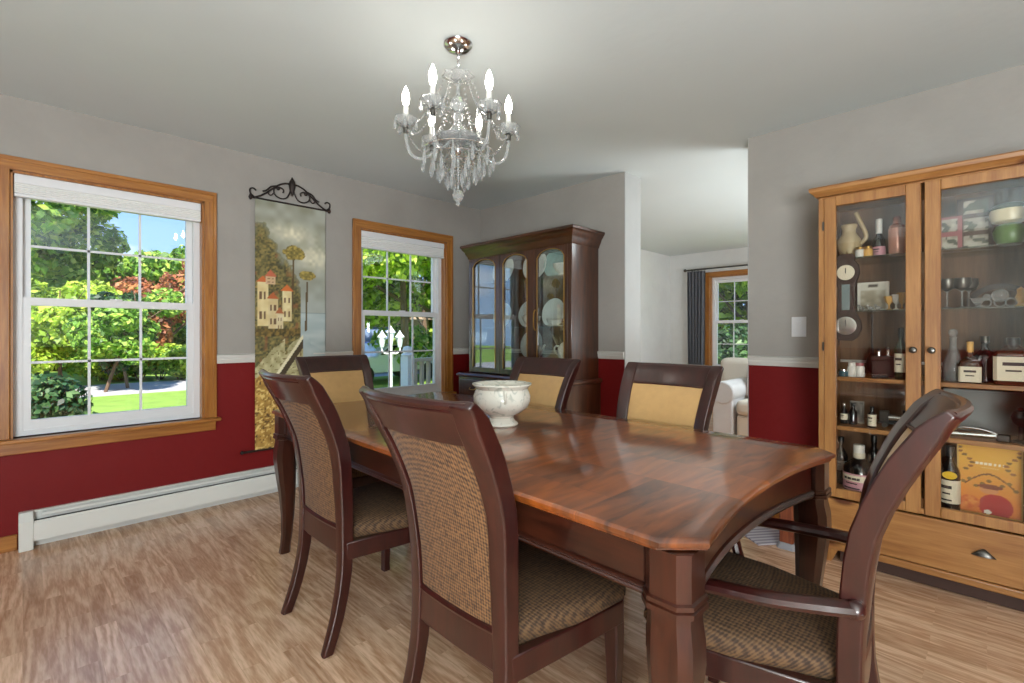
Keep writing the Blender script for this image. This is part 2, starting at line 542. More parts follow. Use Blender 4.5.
# ------------------------------------------------------------------ mesh helpers
class MB:
    def __init__(s):
        s.v, s.f = [], []

    def add(s, vs, fs):
        o = len(s.v)
        s.v += [tuple(p) for p in vs]
        s.f += [tuple(i + o for i in f) for f in fs]
        return s

    def box(s, x0, x1, y0, y1, z0, z1):
        v = [(x0, y0, z0), (x1, y0, z0), (x1, y1, z0), (x0, y1, z0), (x0, y0, z1), (x1, y0, z1), (x1, y1, z1), (x0, y1, z1)]
        return s.add(v, [(3, 2, 1, 0), (4, 5, 6, 7), (0, 1, 5, 4), (1, 2, 6, 5), (2, 3, 7, 6), (3, 0, 4, 7)])

    def loft(s, loops, caps=True, close=False):
        n = len(loops[0])
        v = [p for l in loops for p in l]
        f = []
        m = len(loops)
        for i in range(m - 1 + (1 if close else 0)):
            a, b = i * n, ((i + 1) % m) * n
            for j in range(n):
                k = (j + 1) % n
                f.append((a + j, a + k, b + k, b + j))
        if caps and not close:
            f.append(tuple(range(n - 1, -1, -1)))
            f.append(tuple((m - 1) * n + j for j in range(n)))
        return s.add(v, f)

    def lathe(s, prof, seg=24, c=(0, 0, 0), lobes=0, amp=0.0):
        loops = []
        for r, z in prof:
            l = []
            for k in range(seg):
                a = 2 * PI * k / seg
                rr = max(r, 0.0002) * (1 + amp * math.cos(lobes * a)) if lobes else max(r, 0.0002)
                l.append((c[0] + rr * math.cos(a), c[1] + rr * math.sin(a), c[2] + z))
            loops.append(l)
        return s.loft(loops)

    def tube(s, pts, r, sides=8, flat=None, closed=False):
        pts = [Vector(p) for p in pts]
        n = len(pts)
        loops = []
        up = Vector((0, 0, 1))
        prev = None
        for i, p in enumerate(pts):
            if closed:
                d = pts[(i + 1) % n] - pts[i - 1]
            else:
                d = pts[min(i + 1, n - 1)] - pts[max(i - 1, 0)]
            d.normalize()
            if prev is None:
                a = up if abs(d.dot(up)) < 0.95 else Vector((1, 0, 0))
                u = d.cross(a).normalized()
            else:
                u = prev - d * prev.dot(d)
                u = u.normalized() if u.length > 1e-6 else d.orthogonal().normalized()
            prev = u
            w = d.cross(u)
            rr = r[i] if isinstance(r, (list, tuple)) else r
            ra, rb = (rr, rr) if flat is None else (rr * flat[0], rr * flat[1])
            loops.append([tuple(p + u * (math.cos(2 * PI * k / sides) * ra) + w * (math.sin(2 * PI * k / sides) * rb)) for k in range(sides)])
        return s.loft(loops, close=closed)

    def prism(s, poly, z0, z1):
        return s.loft([[(x, y, z0) for x, y in poly], [(x, y, z1) for x, y in poly]])

    def sphere(s, c, r, seg=10, rings=6, sz=1.0):
        return s.lathe([(r * math.sin(PI * i / rings), -r * sz * math.cos(PI * i / rings)) for i in range(rings + 1)], seg, c)

    def quadgrid(s, fn, nu, nv):
        v = [fn(i / nu, j / nv) for j in range(nv + 1) for i in range(nu + 1)]
        f = [(j * (nu + 1) + i, j * (nu + 1) + i + 1, (j + 1) * (nu + 1) + i + 1, (j + 1) * (nu + 1) + i) for j in range(nv) for i in range(nu)]
        return s.add(v, f)

    def shell(s, fn, nu, nv):
        """closed slab: fn(u, v, side) with side 0/1"""
        a = len(s.v)
        W_ = nu + 1
        for side in (0, 1):
            for j in range(nv + 1):
                for i in range(nu + 1):
                    s.v.append(tuple(fn(i / nu, j / nv, side)))
        o2 = a + W_ * (nv + 1)
        for j in range(nv):
            for i in range(nu):
                q = (j * W_ + i, j * W_ + i + 1, (j + 1) * W_ + i + 1, (j + 1) * W_ + i)
                s.f.append(tuple(a + k for k in q))
                s.f.append(tuple(o2 + k for k in reversed(q)))
        ring = [i for i in range(W_)] + [j * W_ + nu for j in range(1, nv + 1)] + [nv * W_ + i for i in range(nu - 1, -1, -1)] + [j * W_ for j in range(nv - 1, 0, -1)]
        for k in range(len(ring)):
            p, q = ring[k], ring[(k + 1) % len(ring)]
            s.f.append((a + q, a + p, o2 + p, o2 + q))
        return s

    def mesh(s, name, mat, smooth=True, angle=35):
        me = bpy.data.meshes.new(name)
        me.from_pydata(s.v, [], s.f)
        import bmesh
        bm = bmesh.new()
        bm.from_mesh(me)
        bmesh.ops.recalc_face_normals(bm, faces=bm.faces)
        bm.to_mesh(me)
        bm.free()
        if mat:
            for mm in (mat if isinstance(mat, (list, tuple)) else [mat]):
                me.materials.append(mm)
        if smooth:
            me.polygons.foreach_set('use_smooth', [True] * len(me.polygons))
            me.set_sharp_from_angle(angle=math.radians(angle))
        me.update()
        return me

    def build(s, name, mat, parent=None, bevel=0.0, seg=2, loc=None, rz=0.0, smooth=True, sub=0):
        o = bpy.data.objects.new(name, s.mesh(name, mat, smooth))
        COL.objects.link(o)
        if parent:
            o.parent = parent
        if loc:
            o.location = loc
        if rz:
            o.rotation_euler = (0, 0, rz)
        if bevel:
            b = o.modifiers.new('edge', 'BEVEL')
            b.width = bevel
            b.segments = seg
            b.limit_method = 'ANGLE'
            b.angle_limit = math.radians(40)
        if sub:
            b = o.modifiers.new('sub', 'SUBSURF')
            b.levels = sub
            b.render_levels = sub
        return o


def tag(o, label, cat, group=None, kind=None):
    if label:
        o['label'] = label
    if cat:
        o['category'] = cat
    if group:
        o['group'] = group
    if kind:
        o['kind'] = kind
    return o


def empty(name, loc=(0, 0, 0), rz=0.0):
    o = bpy.data.objects.new(name, None)
    o.empty_display_size = 0.05
    COL.objects.link(o)
    o.location = loc
    o.rotation_euler = (0, 0, rz)
    return o


def thing(name, label, cat, loc=(0, 0, 0), rz=0.0, group=None):
    return tag(empty(name, loc, rz), label, cat, group)


def struct(o):
    o['kind'] = 'structure'
    return o


def copy_tree(o, loc=None, rz=None, label=None, parent=None):
    c = o.copy()
    COL.objects.link(c)
    c.parent = parent
    if loc is not None:
        c.location = loc
    if rz is not None:
        c.rotation_euler = (0, 0, rz)
    if label:
        c['label'] = label
    for ch in list(o.children):
        copy_tree(ch, parent=c)
    return c


def catmull(P, n=8):
    P = [Vector(p) for p in P]
    out = []
    for i in range(len(P) - 1):
        p0, p1, p2, p3 = P[max(i - 1, 0)], P[i], P[i + 1], P[min(i + 2, len(P) - 1)]
        for k in range(n):
            t = k / n
            out.append(0.5 * ((2 * p1) + (p2 - p0) * t + (2 * p0 - 5 * p1 + 4 * p2 - p3) * t * t + (3 * p1 - p0 - 3 * p2 + p3) * t ** 3))
    out.append(P[-1])
    return out


def interp(tab, z):
    if z <= tab[0][0]:
        return tab[0][1]
    for (a, b), (c, d) in zip(tab, tab[1:]):
        if z <= c:
            t = (z - a) / (c - a)
            return b + (d - b) * t
    return tab[-1][1]


def smooth_tab(tab, n=60):
    """resample a table along a monotone-ish catmull curve"""
    P = catmull([(z, x, 0) for z, x in tab], 8)
    return [(p.x, p.y) for p in P]


def painted(name, fn, nu, nv, pos, parent=None, mat=None, thick=None):
    """grid whose faces take colours from fn(u, v); pos(u, v) gives the place"""
    me = bpy.data.meshes.new(name)
    v = [tuple(pos(i / nu, j / nv)) for j in range(nv + 1) for i in range(nu + 1)]
    f = [(j * (nu + 1) + i, j * (nu + 1) + i + 1, (j + 1) * (nu + 1) + i + 1, (j + 1) * (nu + 1) + i) for j in range(nv) for i in range(nu)]
    me.from_pydata(v, [], f)
    at = me.color_attributes.new('paint', 'FLOAT_COLOR', 'POINT')
    cols = []
    for j in range(nv + 1):
        for i in range(nu + 1):
            cols += list(lin(fn(i / nu, j / nv))) + [1.0]
    at.data.foreach_set('color', cols)
    me.materials.append(mat or M_PAINT)
    me.polygons.foreach_set('use_smooth', [True] * len(me.polygons))
    me.update()
    o = bpy.data.objects.new(name, me)
    COL.objects.link(o)
    if parent:
        o.parent = parent
    if thick:
        sdf = o.modifiers.new('thick', 'SOLIDIFY')
        sdf.thickness = thick
        sdf.offset = 0
    return o


M_PAINT = attr_mat('painted canvas', 0.8)
M_PRINT = attr_mat('printed card', 0.45)


def hsh(x, y, s=0):
    h = math.sin(x * 127.1 + y * 311.7 + s * 74.7) * 43758.5453
    return h - math.floor(h)


def vnoise(x, y, s=0):
    xi, yi = math.floor(x), math.floor(y)
    fx, fy = x - xi, y - yi
    fx, fy = fx * fx * (3 - 2 * fx), fy * fy * (3 - 2 * fy)
    a, b, c, d = hsh(xi, yi, s), hsh(xi + 1, yi, s), hsh(xi, yi + 1, s), hsh(xi + 1, yi + 1, s)
    return (a + (b - a) * fx) * (1 - fy) + (c + (d - c) * fx) * fy


def mixc(a, b, t):
    t = max(0, min(1, t))
    return tuple(x + (y - x) * t for x, y in zip(a, b))


# ------------------------------------------------------------------ room shell
XR, YL, H = 3.3259, 3.7306, 2.44          # right/back wall plane, window wall plane, ceiling
XN, YN = -2.4, -2.5                       # walls behind the camera
XF = 7.507                                # far wall of the next room
WT = 0.16                                 # wall thickness
JY0, JY1 = 1.108, 2.034                   # the opening in the back wall
XJ = 3.56                                 # back of that wall

struct(MB().box(XN, XF + WT, YN, YL, -0.06, 0.0).build('floor', M_FLOOR))
struct(MB().box(XN, XJ, YN, YL + WT, H, H + 0.1).build('ceiling', M_CEIL))
struct(MB().box(XJ, XF + WT, YN, YL + WT, H, H + 0.1).build('ceiling_next_room', M_CEIL))


def wall_with_holes(name, mat, a0, a1, holes, place):
    """holes: (a_lo, a_hi, z_lo, z_hi) sorted; place(a0,a1,z0,z1) -> box args"""
    m = MB()
    cur = a0
    for h in holes:
        m.box(*place(cur, h[0], 0, H))
        m.box(*place(h[0], h[1], 0, h[2]))
        m.box(*place(h[0], h[1], h[3], H))
        cur = h[1]
    m.box(*place(cur, a1, 0, H))
    return struct(m.build(name, mat, smooth=False))


OW, OZ0, OZ1 = 0.90, 0.60, 2.045          # window opening
W1, W2 = 0.4015, 2.427                    # window centres along the left wall
W3 = 2.62                                 # far window centre (y)
holes = [(c - OW / 2, c + OW / 2, OZ0, OZ1) for c in (W1, W2)]
wall_with_holes('wall_left', M_WALL, XN, XJ, holes, lambda a, b, z0, z1: (a, b, YL, YL + WT, z0, z1))
struct(MB().box(XJ, XF + WT, YL, YL + WT, 0, H).build('wall_next_room_left', M_WALLP))
wall_with_holes('wall_next_room_far', M_WALLP, YN, YL, [(W3 - OW / 2, W3 + OW / 2, OZ0, OZ1)], lambda a, b, z0, z1: (XF, XF + WT, a, b, z0, z1))
struct(MB().box(XR, XJ, JY1, YL, 0, H).build('wall_back', M_WALL))
struct(MB().box(XR, XJ, YN, JY0, 0, H).build('wall_right', M_WALL))
struct(MB().box(XR + 0.002, XJ + 0.004, JY1 - 0.006, JY1, 0, H).build('trim_1', M_JAMB))
struct(MB().box(XR + 0.002, XJ + 0.004, JY0, JY0 + 0.006, 0, H).build('trim_2', M_JAMB))
struct(MB().box(XN, XN + 0.1, YN, YL, 0, H).build('wall_behind', M_WALL))
struct(MB().box(XN, XF + WT, YN - 0.1, YN, 0, H).build('wall_near', M_WALL))


def rail_profile(d=0.022):
    return [(0, 0.960), (d * 0.55, 0.962), (d * 0.6, 0.975), (d * 0.8, 0.985), (d * 0.7, 0.995), (d, 1.005), (d, 1.016), (d * 0.5, 1.022), (0, 1.023)]


def rail_left(name, x0, x1):
    struct(MB().loft([[(x, YL - p, z) for p, z in rail_profile()] for x in (x0, x1)]).build(name, M_RAIL))


def rail_back(name, y0, y1):
    struct(MB().loft([[(XR - p, y, z) for p, z in rail_profile()] for y in (y0, y1)]).build(name, M_RAIL))


CW = 0.07
rail_left('trim_3', W1 + OW / 2 + CW, W2 - OW / 2 - CW)
rail_left('trim_4', W2 + OW / 2 + CW, XR)
rail_left('trim_5', XN + 0.1, W1 - OW / 2 - CW)
rail_back('trim_6', JY1, YL)
rail_back('trim_7', YN, JY0)
struct(MB().box(XN + 0.1, -0.02, YL - 0.014, YL, 0, 0.085).build('baseboard_left', M_OAK, bevel=0.004))
struct(MB().box(XR - 0.014, XR, JY1, YL, 0, 0.085).build('baseboard_back', M_OAK, bevel=0.004))
struct(MB().box(XR - 0.014, XR, YN, JY0, 0, 0.085).build('baseboard_right', M_OAK, bevel=0.004))


# ------------------------------------------------------------------ windows
def make_window(name, loc, rz):
    """local x along the wall, y outwards, z up from the floor"""
    r = struct(empty(name, loc, rz))
    hw = OW / 2
    # oak casing with a stepped face
    for sx in (-1, 1):
        m = MB()
        m.box(min(sx * hw, sx * (hw + CW)), max(sx * hw, sx * (hw + CW)), -0.017, 0, OZ0, OZ1 + CW)
        m.box(min(sx * (hw + CW - 0.022), sx * (hw + CW)), max(sx * (hw + CW - 0.022), sx * (hw + CW)), -0.024, -0.015, OZ0, OZ1 + CW)
        m.build('casing_side', M_OAKV, r, bevel=0.003)
    m = MB()
    m.box(-hw - CW, hw + CW, -0.0175, 0, OZ1, OZ1 + CW)
    m.box(-hw - CW, hw + CW, -0.0245, -0.015, OZ1 + CW - 0.022, OZ1 + CW)
    m.build('casing_head', M_OAK, r, bevel=0.003)
    MB().box(-hw - CW - 0.02, hw + CW + 0.02, -0.055, 0.085, OZ0 - 0.022, OZ0).build('stool', M_OAK, r, bevel=0.006)
    MB().box(-hw - CW + 0.004, hw + CW - 0.004, -0.018, 0, OZ0 - 0.085, OZ0 - 0.022).build('apron', M_OAK, r, bevel=0.004)
    # oak jamb liners
    m = MB()
    for sx in (-1, 1):
        a, b_ = sorted((sx * hw, sx * (hw - 0.012)))
        m.box(a, b_, 0.0, 0.075, OZ0, OZ1)
    m.box(-hw, hw, 0.0, 0.075, OZ1 - 0.012, OZ1)
    m.build('jamb_liner', M_OAKV, r)
    # white vinyl frame
    m = MB()
    fw = 0.036
    i = hw - 0.012
    for sx in (-1, 1):
        a, b_ = sorted((sx * i, sx * (i - fw)))
        m.box(a, b_, 0.06, 0.15, OZ0, OZ1 - 0.012)
    m.box(-i + fw, i - fw, 0.06, 0.15, OZ1 - 0.012 - fw, OZ1 - 0.012)
    m.box(-i + fw, i - fw, 0.06, 0.15, OZ0, OZ0 + 0.03)
    m.build('vinyl_frame', M_VINYL, r, smooth=False)
    zm = 1.345
    j = i - fw + 0.004
    for nm, y0, y1, za, zb in (('lower_sash', 0.068, 0.10, OZ0 + 0.028, zm + 0.022), ('upper_sash', 0.102, 0.134, zm - 0.022, OZ1 - 0.05)):
        m = MB()
        sw = 0.037
        for sx in (-1, 1):
            a, b_ = sorted((sx * j, sx * (j - sw)))
            m.box(a, b_, y0, y1, za, zb)
        rb = 0.055 if nm == 'lower_sash' else 0.044
        m.box(-j + sw, j - sw, y0, y1, za, za + rb)
        m.box(-j + sw, j - sw, y0, y1, zb - 0.044, zb)
        s_ = m.build(nm, M_VINYL, r, smooth=False)
        # glazing grid: three panes wide, two high
        g = MB()
        gz0, gz1 = za + rb, zb - 0.044
        gx = j - sw
        for k in (-1, 1):
            x = k * gx / 3
            g.box(x - 0.0065, x + 0.0065, y0 + 0.010, y0 + 0.022, gz0, gz1)
        zc = (gz0 + gz1) / 2
        g.box(-gx, gx, y0 + 0.010, y0 + 0.022, zc - 0.0065, zc + 0.0065)
        g.build('grille', M_VINYL, s_)
        MB().box(-gx, gx, y0 + 0.014, y0 + 0.018, gz0, gz1).build('glass_pane', M_PANE, s_)
    MB().box(-0.03, 0.03, 0.055, 0.07, zm + 0.018, zm + 0.03).build('sash_lock', M_VINYL, r, bevel=0.003)
    return r


make_window('window_1', (W1, YL, 0), 0)
make_window('window_2', (W2, YL, 0), 0)
make_window('window_3', (XF, W3, 0), -PI / 2)


def make_shade(loc, rz, label, drop=0.105):
    r = thing('window_shade', label, 'window shade', loc, rz, 'raised window shades')
    hw = OW / 2 - 0.016
    MB().box(-hw, hw, 0.006, 0.058, OZ1 - 0.062, OZ1 - 0.0125).build('head_rail', M_VINYL, r, bevel=0.004)
    m = MB()
    n = 5
    prof = []
    z0, z1 = OZ1 - drop - 0.012, OZ1 - 0.062
    for k in range(n * 2 + 1):
        prof.append((0.012 + (0.006 if k % 2 else 0.0), z0 + (z1 - z0) * k / (n * 2)))
    back = [(0.052 - (0.006 if k % 2 else 0.0), z0 + (z1 - z0) * k / (n * 2)) for k in range(n * 2, -1, -1)]
    m.loft([[(x, y, z) for y, z in prof + back] for x in (-hw, hw)])
    m.build('pleated_fabric', M_SHADE, r, smooth=False)
    MB().box(-hw, hw, 0.008, 0.056, z0 - 0.018, z0).build('bottom_rail', M_VINYL, r, bevel=0.004)
    return r


make_shade((W1, YL, 0), 0, 'white pleated shade raised to the top of the window beside the wall banner')
make_shade((W2, YL, 0), 0, 'white pleated shade raised to the top of the window beside the china cabinet', 0.125)


# ------------------------------------------------------------------ baseboard heater
def make_heater(x0, x1):
    r = thing('baseboard_heater', 'long white metal baseboard heater along the foot of the red wall', 'heater', (x0, YL, 0))
    L = x1 - x0
    d = 0.068
    m = MB()
    m.box(0.05, L, -0.006, 0, 0.0, 0.19)
    m.build('back_plate', M_HEAT, r)
    m = MB()
    m.loft([[(x, -0.024, 0.197), (x, -0.006, 0.199), (x, 0, 0.194), (x, 0, 0.185), (x, -0.024, 0.191)] for x in (0.05, L)])
    m.build('top_hood', M_HEAT, r)
    m = MB()
    m.loft([[(x, -d, 0.045), (x, -d, 0.142), (x, -d + 0.009, 0.152), (x, -d + 0.010, 0.148), (x, -d + 0.004, 0.140), (x, -d + 0.004, 0.045)] for x in (0.05, L)])
    m.build('front_panel', M_HEAT, r)
    m = MB()
    m.loft([[(x, -0.043, 0.170), (x, -0.034, 0.182), (x, -0.032, 0.180), (x, -0.041, 0.168)] for x in (0.09, L)])
    m.build('damper_flap', M_HEAT, r)
    MB().box(0.06, L - 0.01, -0.058, -0.006, 0.05, 0.145).build('fin_element', M_DARKGAP, r)
    m = MB()
    prof = [(0, 0.0), (-d - 0.004, 0.0), (-d - 0.004, 0.155), (-d + 0.03, 0.200), (0, 0.200)]
    m.loft([[(0, y, z) for y, z in prof], [(0.058, y, z) for y, z in prof]])
    m.build('end_cap', M_HEAT, r, bevel=0.004)
    return r


make_heater(-0.016, 2.95)


# ------------------------------------------------------------------ light switch
r = thing('light_switch', 'white wall light switch above the chair rail beside the pine cabinet', 'light switch', (XR, 0.817, 1.206))
MB().box(-0.006, 0, -0.04, 0.04, -0.061, 0.061).build('cover_plate', M_VINYL, r, bevel=0.003)
m = MB()
m.loft([[(-0.006, -0.017, -0.033), (-0.006, 0.017, -0.033), (-0.006, 0.017, 0.033), (-0.006, -0.017, 0.033)],
        [(-0.009, -0.016, -0.032), (-0.009, 0.016, -0.032), (-0.0125, 0.016, 0.032), (-0.0125, -0.016, 0.032)]])
m.build('rocker', M_VINYL, r, smooth=False)

# ------------------------------------------------------------------ dining table
TX, TY = 1.452, 1.549
THX, THY = 0.560, 1.176          # half sizes


def table_outline(inset=0.0, n=16):
    hx, hy, c = THX - inset, THY - inset, 0.070 + inset * 0.2
    P = [(-hx, hy - c), (-hx, -hy + c)]
    # near end: concave
    for k in range(n + 1):
        t = k / n
        x = -hx + c + (2 * hx - 2 * c) * t
        P.append((x, -hy + 0.048 * (1 - (2 * t - 1) ** 2)))
    P.append((hx, -hy + c))
    P.append((hx, hy - c))
    for k in range(n + 1):
        t = k / n
        x = hx - c - (2 * hx - 2 * c) * t
        P.append((x, hy - 0.048 * (1 - (2 * t - 1) ** 2)))
    return P


tb = thing('dining_table', 'long dark cherry dining table with clipped corners and glossy veneer top', 'table', (TX, TY, 0), -0.021)
m = MB()
m.loft([[(x, y, z) for x, y in table_outline(i)] for i, z in ((0.016, 0.733), (0.010, 0.738), (0.010, 0.744), (0.002, 0.747), (0.0, 0.752), (0.0, 0.758), (0.004, 0.763), (0.010, 0.765))])
m.build('tabletop', M_TOP, tb)
ap = MB()
out = table_outline(0.055)
inn = table_outline(0.083)
lv = [[(x, y, z) for x, y in out] for z in (0.615, 0.7335)] + [[(x, y, z) for x, y in inn] for z in (0.7335, 0.615)]
ap.loft(lv, close=True)
apron = ap.build('apron', M_APRON, tb)
bd = MB()
bd.loft([[(x, y, 0.617) for x, y in table_outline(0.055)], [(x, y, 0.617) for x, y in table_outline(0.047)], [(x, y, 0.623) for x, y in table_outline(0.044)],
         [(x, y, 0.628) for x, y in table_outline(0.048)], [(x, y, 0.632) for x, y in table_outline(0.044)], [(x, y, 0.637) for x, y in table_outline(0.048)], [(x, y, 0.639) for x, y in table_outline(0.055)]], close=True)
bd.build('bead_moulding', M_APRON, apron)


def leg_section(cx, cy, h, c):
    """clipped square"""
    return [(cx - h, cy - h + c), (cx - h + c, cy - h), (cx + h - c, cy - h), (cx + h, cy - h + c), (cx + h, cy + h - c), (cx + h - c, cy + h), (cx - h + c, cy + h), (cx - h, cy + h - c)]


for sx in (-1, 1):
    for sy in (-1, 1):
        cx, cy = sx * (THX - 0.072), sy * (THY - 0.074)
        m = MB()
        tab = [(0.735, 0.050, 0), (0.640, 0.050, 0), (0.637, 0.056, 0), (0.628, 0.056, 0), (0.626, 0.052, 0), (0.623, 0.057, 0), (0.612, 0.057, 0), (0.608, 0.048, 0),
               (0.590, 0.047, 0.001), (0.55, 0.050, 0.005), (0.50, 0.050, 0.006), (0.42, 0.044, 0.003), (0.32, 0.037, -0.002), (0.2, 0.029, -0.004), (0.1, 0.024, -0.001), (0.04, 0.023, 0.004), (0.0, 0.025, 0.008)]
        m.loft([[(x, y, z) for x, y in leg_section(cx + sx * o, cy + sy * o, h, h * 0.42)] for z, h, o in tab])
        m.build('leg', M_TLEG, tb)


# ------------------------------------------------------------------ dining chairs
CPROF = smooth_tab([(0.0, -0.072), (0.12, -0.030), (0.25, -0.002), (0.36, 0.006), (0.50, 0.006), (0.62, -0.002), (0.74, -0.018), (0.86, -0.062), (0.94, -0.104), (0.99, -0.134), (1.015, -0.157)])


def back_hw(z):
    return interp([(0.0, 0.208), (0.40, 0.199), (0.55, 0.200), (1.02, 0.240)], z)


def back_bow(z):
    return interp([(0.0, 0.0), (0.42, 0.012), (0.6, 0.02), (1.02, 0.042)], z)


def back_pt(s, z, off):
    """s across (-1..1), z height, off towards the front"""
    # normal of the profile for thickness
    dz = 0.004
    dx = (interp(CPROF, z + dz) - interp(CPROF, z - dz)) / (2 * dz) if 0.01 < z < 1.01 else (interp(CPROF, min(z, 1.01)) - interp(CPROF, min(z, 1.01) - 0.02)) / 0.02
    nl = math.hypot(1, dx)
    nx, nzz = 1 / nl, -dx / nl
    x = interp(CPROF, z) - back_bow(z) * (1 - s * s)
    return (x + off * nx, s * back_hw(z), z + off * nzz)


def make_chair(name, label, arms=False):
    r = thing(name, label, 'chair', group=None)
    SW = 0.052
    # posts: rear leg and back stile in one piece
    for sg in (-1, 1):
        zs = [0.0, 0.06, 0.12, 0.2, 0.28, 0.36, 0.44, 0.52, 0.6, 0.68, 0.74, 0.80, 0.86, 0.90, 0.94, 0.97, 0.99, 1.005, 1.015]
        m = MB()
        loops = []
        for z in zs:
            th = interp([(0, 0.017), (0.3, 0.021), (0.5, 0.023), (0.9, 0.024), (0.97, 0.021), (1.015, 0.009)], z)
            wd = interp([(0, 0.034), (0.36, 0.046), (0.6, 0.05), (1.02, 0.056)], z)
            s0 = sg * 1.0
            s1 = sg * (1.0 - wd / back_hw(z))
            sm = (s0 + s1) / 2
            lp = [back_pt(s0, z, -th), back_pt(s0, z, th), back_pt(sm + (s0 - sm) * 0.35, z, th + 0.003), back_pt(s1, z, th), back_pt(s1, z, -th), back_pt(sm + (s0 - sm) * 0.35, z, -th - 0.004)]
            loops.append(lp)
        m.loft(loops)
        m.build('rear_post', M_CHERRY, r, bevel=0.004)
    # top rail, bowed, with a rolled crest
    m = MB()

    def rail_fn(z0, z1, th0, th1, edge=0.045):
        def fn(u, v, side):
            z = z0 + (z1 - z0) * v
            s = (2 * u - 1) * (1.0 - edge / back_hw(z))
            th = th0 + (th1 - th0) * v
            return back_pt(s, z, th if side else -th)
        return fn
    m.shell(rail_fn(0.918, 1.004, 0.018, 0.013), 16, 8)
    tr_ = m.build('top_rail', M_CHERRY, r, bevel=0.004)
    cr = MB()
    cr.tube([back_pt(-0.92 + 1.84 * k / 20, 1.008, 0.0) for k in range(21)], 0.0115, 8)
    cr.build('crest_roll', M_CHERRY, tr_)
    m = MB()
    m.shell(rail_fn(0.340, 0.432, 0.017, 0.017, 0.04), 10, 4)
    m.build('lower_rail', M_CHERRY, r, bevel=0.004)
    m = MB()
    m.tube([back_pt(-0.8 + 1.6 * k / 16, 0.435, -0.008) for k in range(17)], 0.012, 8)
    m.build('lower_bead', M_CHERRY, r)

    # fabric panels: woven back face, gold front face
    def panel(side_off, name, mat, bulge):
        mm = MB()

        def fn(u, v, side):
            z = 0.428 + (0.926 - 0.428) * v
            s = (2 * u - 1) * (1.0 - 0.046 / back_hw(z))
            b = bulge * min(1, 6 * u, 6 * (1 - u)) ** 0.5 * min(1, 6 * v, 6 * (1 - v)) ** 0.5
            off = (side_off + math.copysign(b, side_off)) if side else 0.0
            return back_pt(s, z, off)
        mm.shell(fn, 20, 20)
        return mm.build(name, mat, r)
    panel(-0.010, 'back_panel', M_TWEED, 0.004)
    panel(0.012, 'front_panel', M_GOLD, 0.012)
    # welt round the front panel
    w = MB()
    ring = []
    for k in range(12):
        ring.append((-0.78 + 1.56 * k / 12, 0.44))
    for k in range(10):
        ring.append((0.78, 0.44 + 0.476 * k / 10))
    for k in range(12):
        ring.append((0.78 - 1.56 * k / 12, 0.916))
    for k in range(10):
        ring.append((-0.78, 0.916 - 0.476 * k / 10))
    w.tube([back_pt(s, z, 0.016) for s, z in ring], 0.005, 6, closed=True)
    w.build('front_bead', M_CHERRY, r)

    # seat rails: tapered frame
    fx, fh, rh = 0.455, 0.255, 0.20

    def outline(ins, n=8, bow=0.03):
        P = [(0.0 + ins, -rh + ins), (0.0 + ins, rh - ins)]
        P += [(fx * 0.5, (rh + fh) / 2 + 0.006 - ins), (fx * 0.9 - ins, fh - ins)]
        for k in range(n + 1):
            t = k / n
            P.append((fx - ins + bow * (1 - (2 * t - 1) ** 2), (fh - 0.025 - ins) * (1 - 2 * t)))
        P += [(fx * 0.9 - ins, -fh + ins), (fx * 0.5, -(rh + fh) / 2 - 0.006 + ins)]
        return P
    m = MB()
    o_, i_ = outline(0.0), outline(0.026)
    m.loft([[(x, y, 0.320) for x, y in o_], [(x, y, 0.386) for x, y in o_], [(x, y, 0.386) for x, y in i_], [(x, y, 0.320) for x, y in i_]], close=True)
    m.build('seat_rail', M_CHERRY, r, bevel=0.004)
    m = MB()
    loops = []
    for ins, z in ((0.02, 0.363), (0.004, 0.386), (-0.004, 0.403), (-0.003, 0.418), (0.008, 0.434), (0.03, 0.445), (0.08, 0.455), (0.14, 0.460), (0.185, 0.461)):
        loops.append([(x, y, z) for x, y in outline(ins)])
    # keep the cushion clear of the posts: pull rear corners in
    loops = [[(max(x, 0.008), y * (0.80 if x < 0.12 and abs(y) > 0.12 else 1.0) if x < 0.1 else y, z) for x, y, z in l] for l in loops]
    m.loft(loops)
    m.build('seat_cushion', M_SEAT, r)
    for sg in (-1, 1):
        m = MB()
        tab = [(0.383, 0.024, 0), (0.33, 0.024, 0), (0.28, 0.023, 0.004), (0.2, 0.020, 0.006), (0.1, 0.017, 0.004), (0.03, 0.016, 0.002), (0, 0.017, 0.003)]
        m.loft([[(x, y, z) for x, y in leg_section(fx - 0.045 + o, sg * (fh - 0.034), h, h * 0.2)] for z, h, o in tab])
        m.build('front_leg', M_CHERRY, r)
    if arms:
        for sg in (-1, 1):
            yo = sg * (back_hw(0.6) + 0.010)
            pth = catmull([(-0.012, yo - sg * 0.012, 0.578), (0.05, yo + sg * 0.014, 0.576), (0.15, yo + sg * 0.036, 0.566), (0.27, yo + sg * 0.044, 0.557), (0.335, yo + sg * 0.044, 0.548), (0.362, yo + sg * 0.042, 0.524),
                           (0.352, yo + sg * 0.036, 0.465), (0.330, yo + sg * 0.028, 0.39), (0.322, yo + sg * 0.024, 0.332)], 6)
            rr = [interp([(0, 0.018), (0.1, 0.020), (0.4, 0.019), (0.6, 0.019), (1, 0.017)], k / (len(pth) - 1)) for k in range(len(pth))]
            m = MB()
            m.tube(pth, rr, 10, flat=(1.25, 0.85))
            m.sphere((-0.006, yo - sg * 0.006, 0.578), 0.021, 10, 6)
            m.build('arm', M_CHERRY, r)
    return r


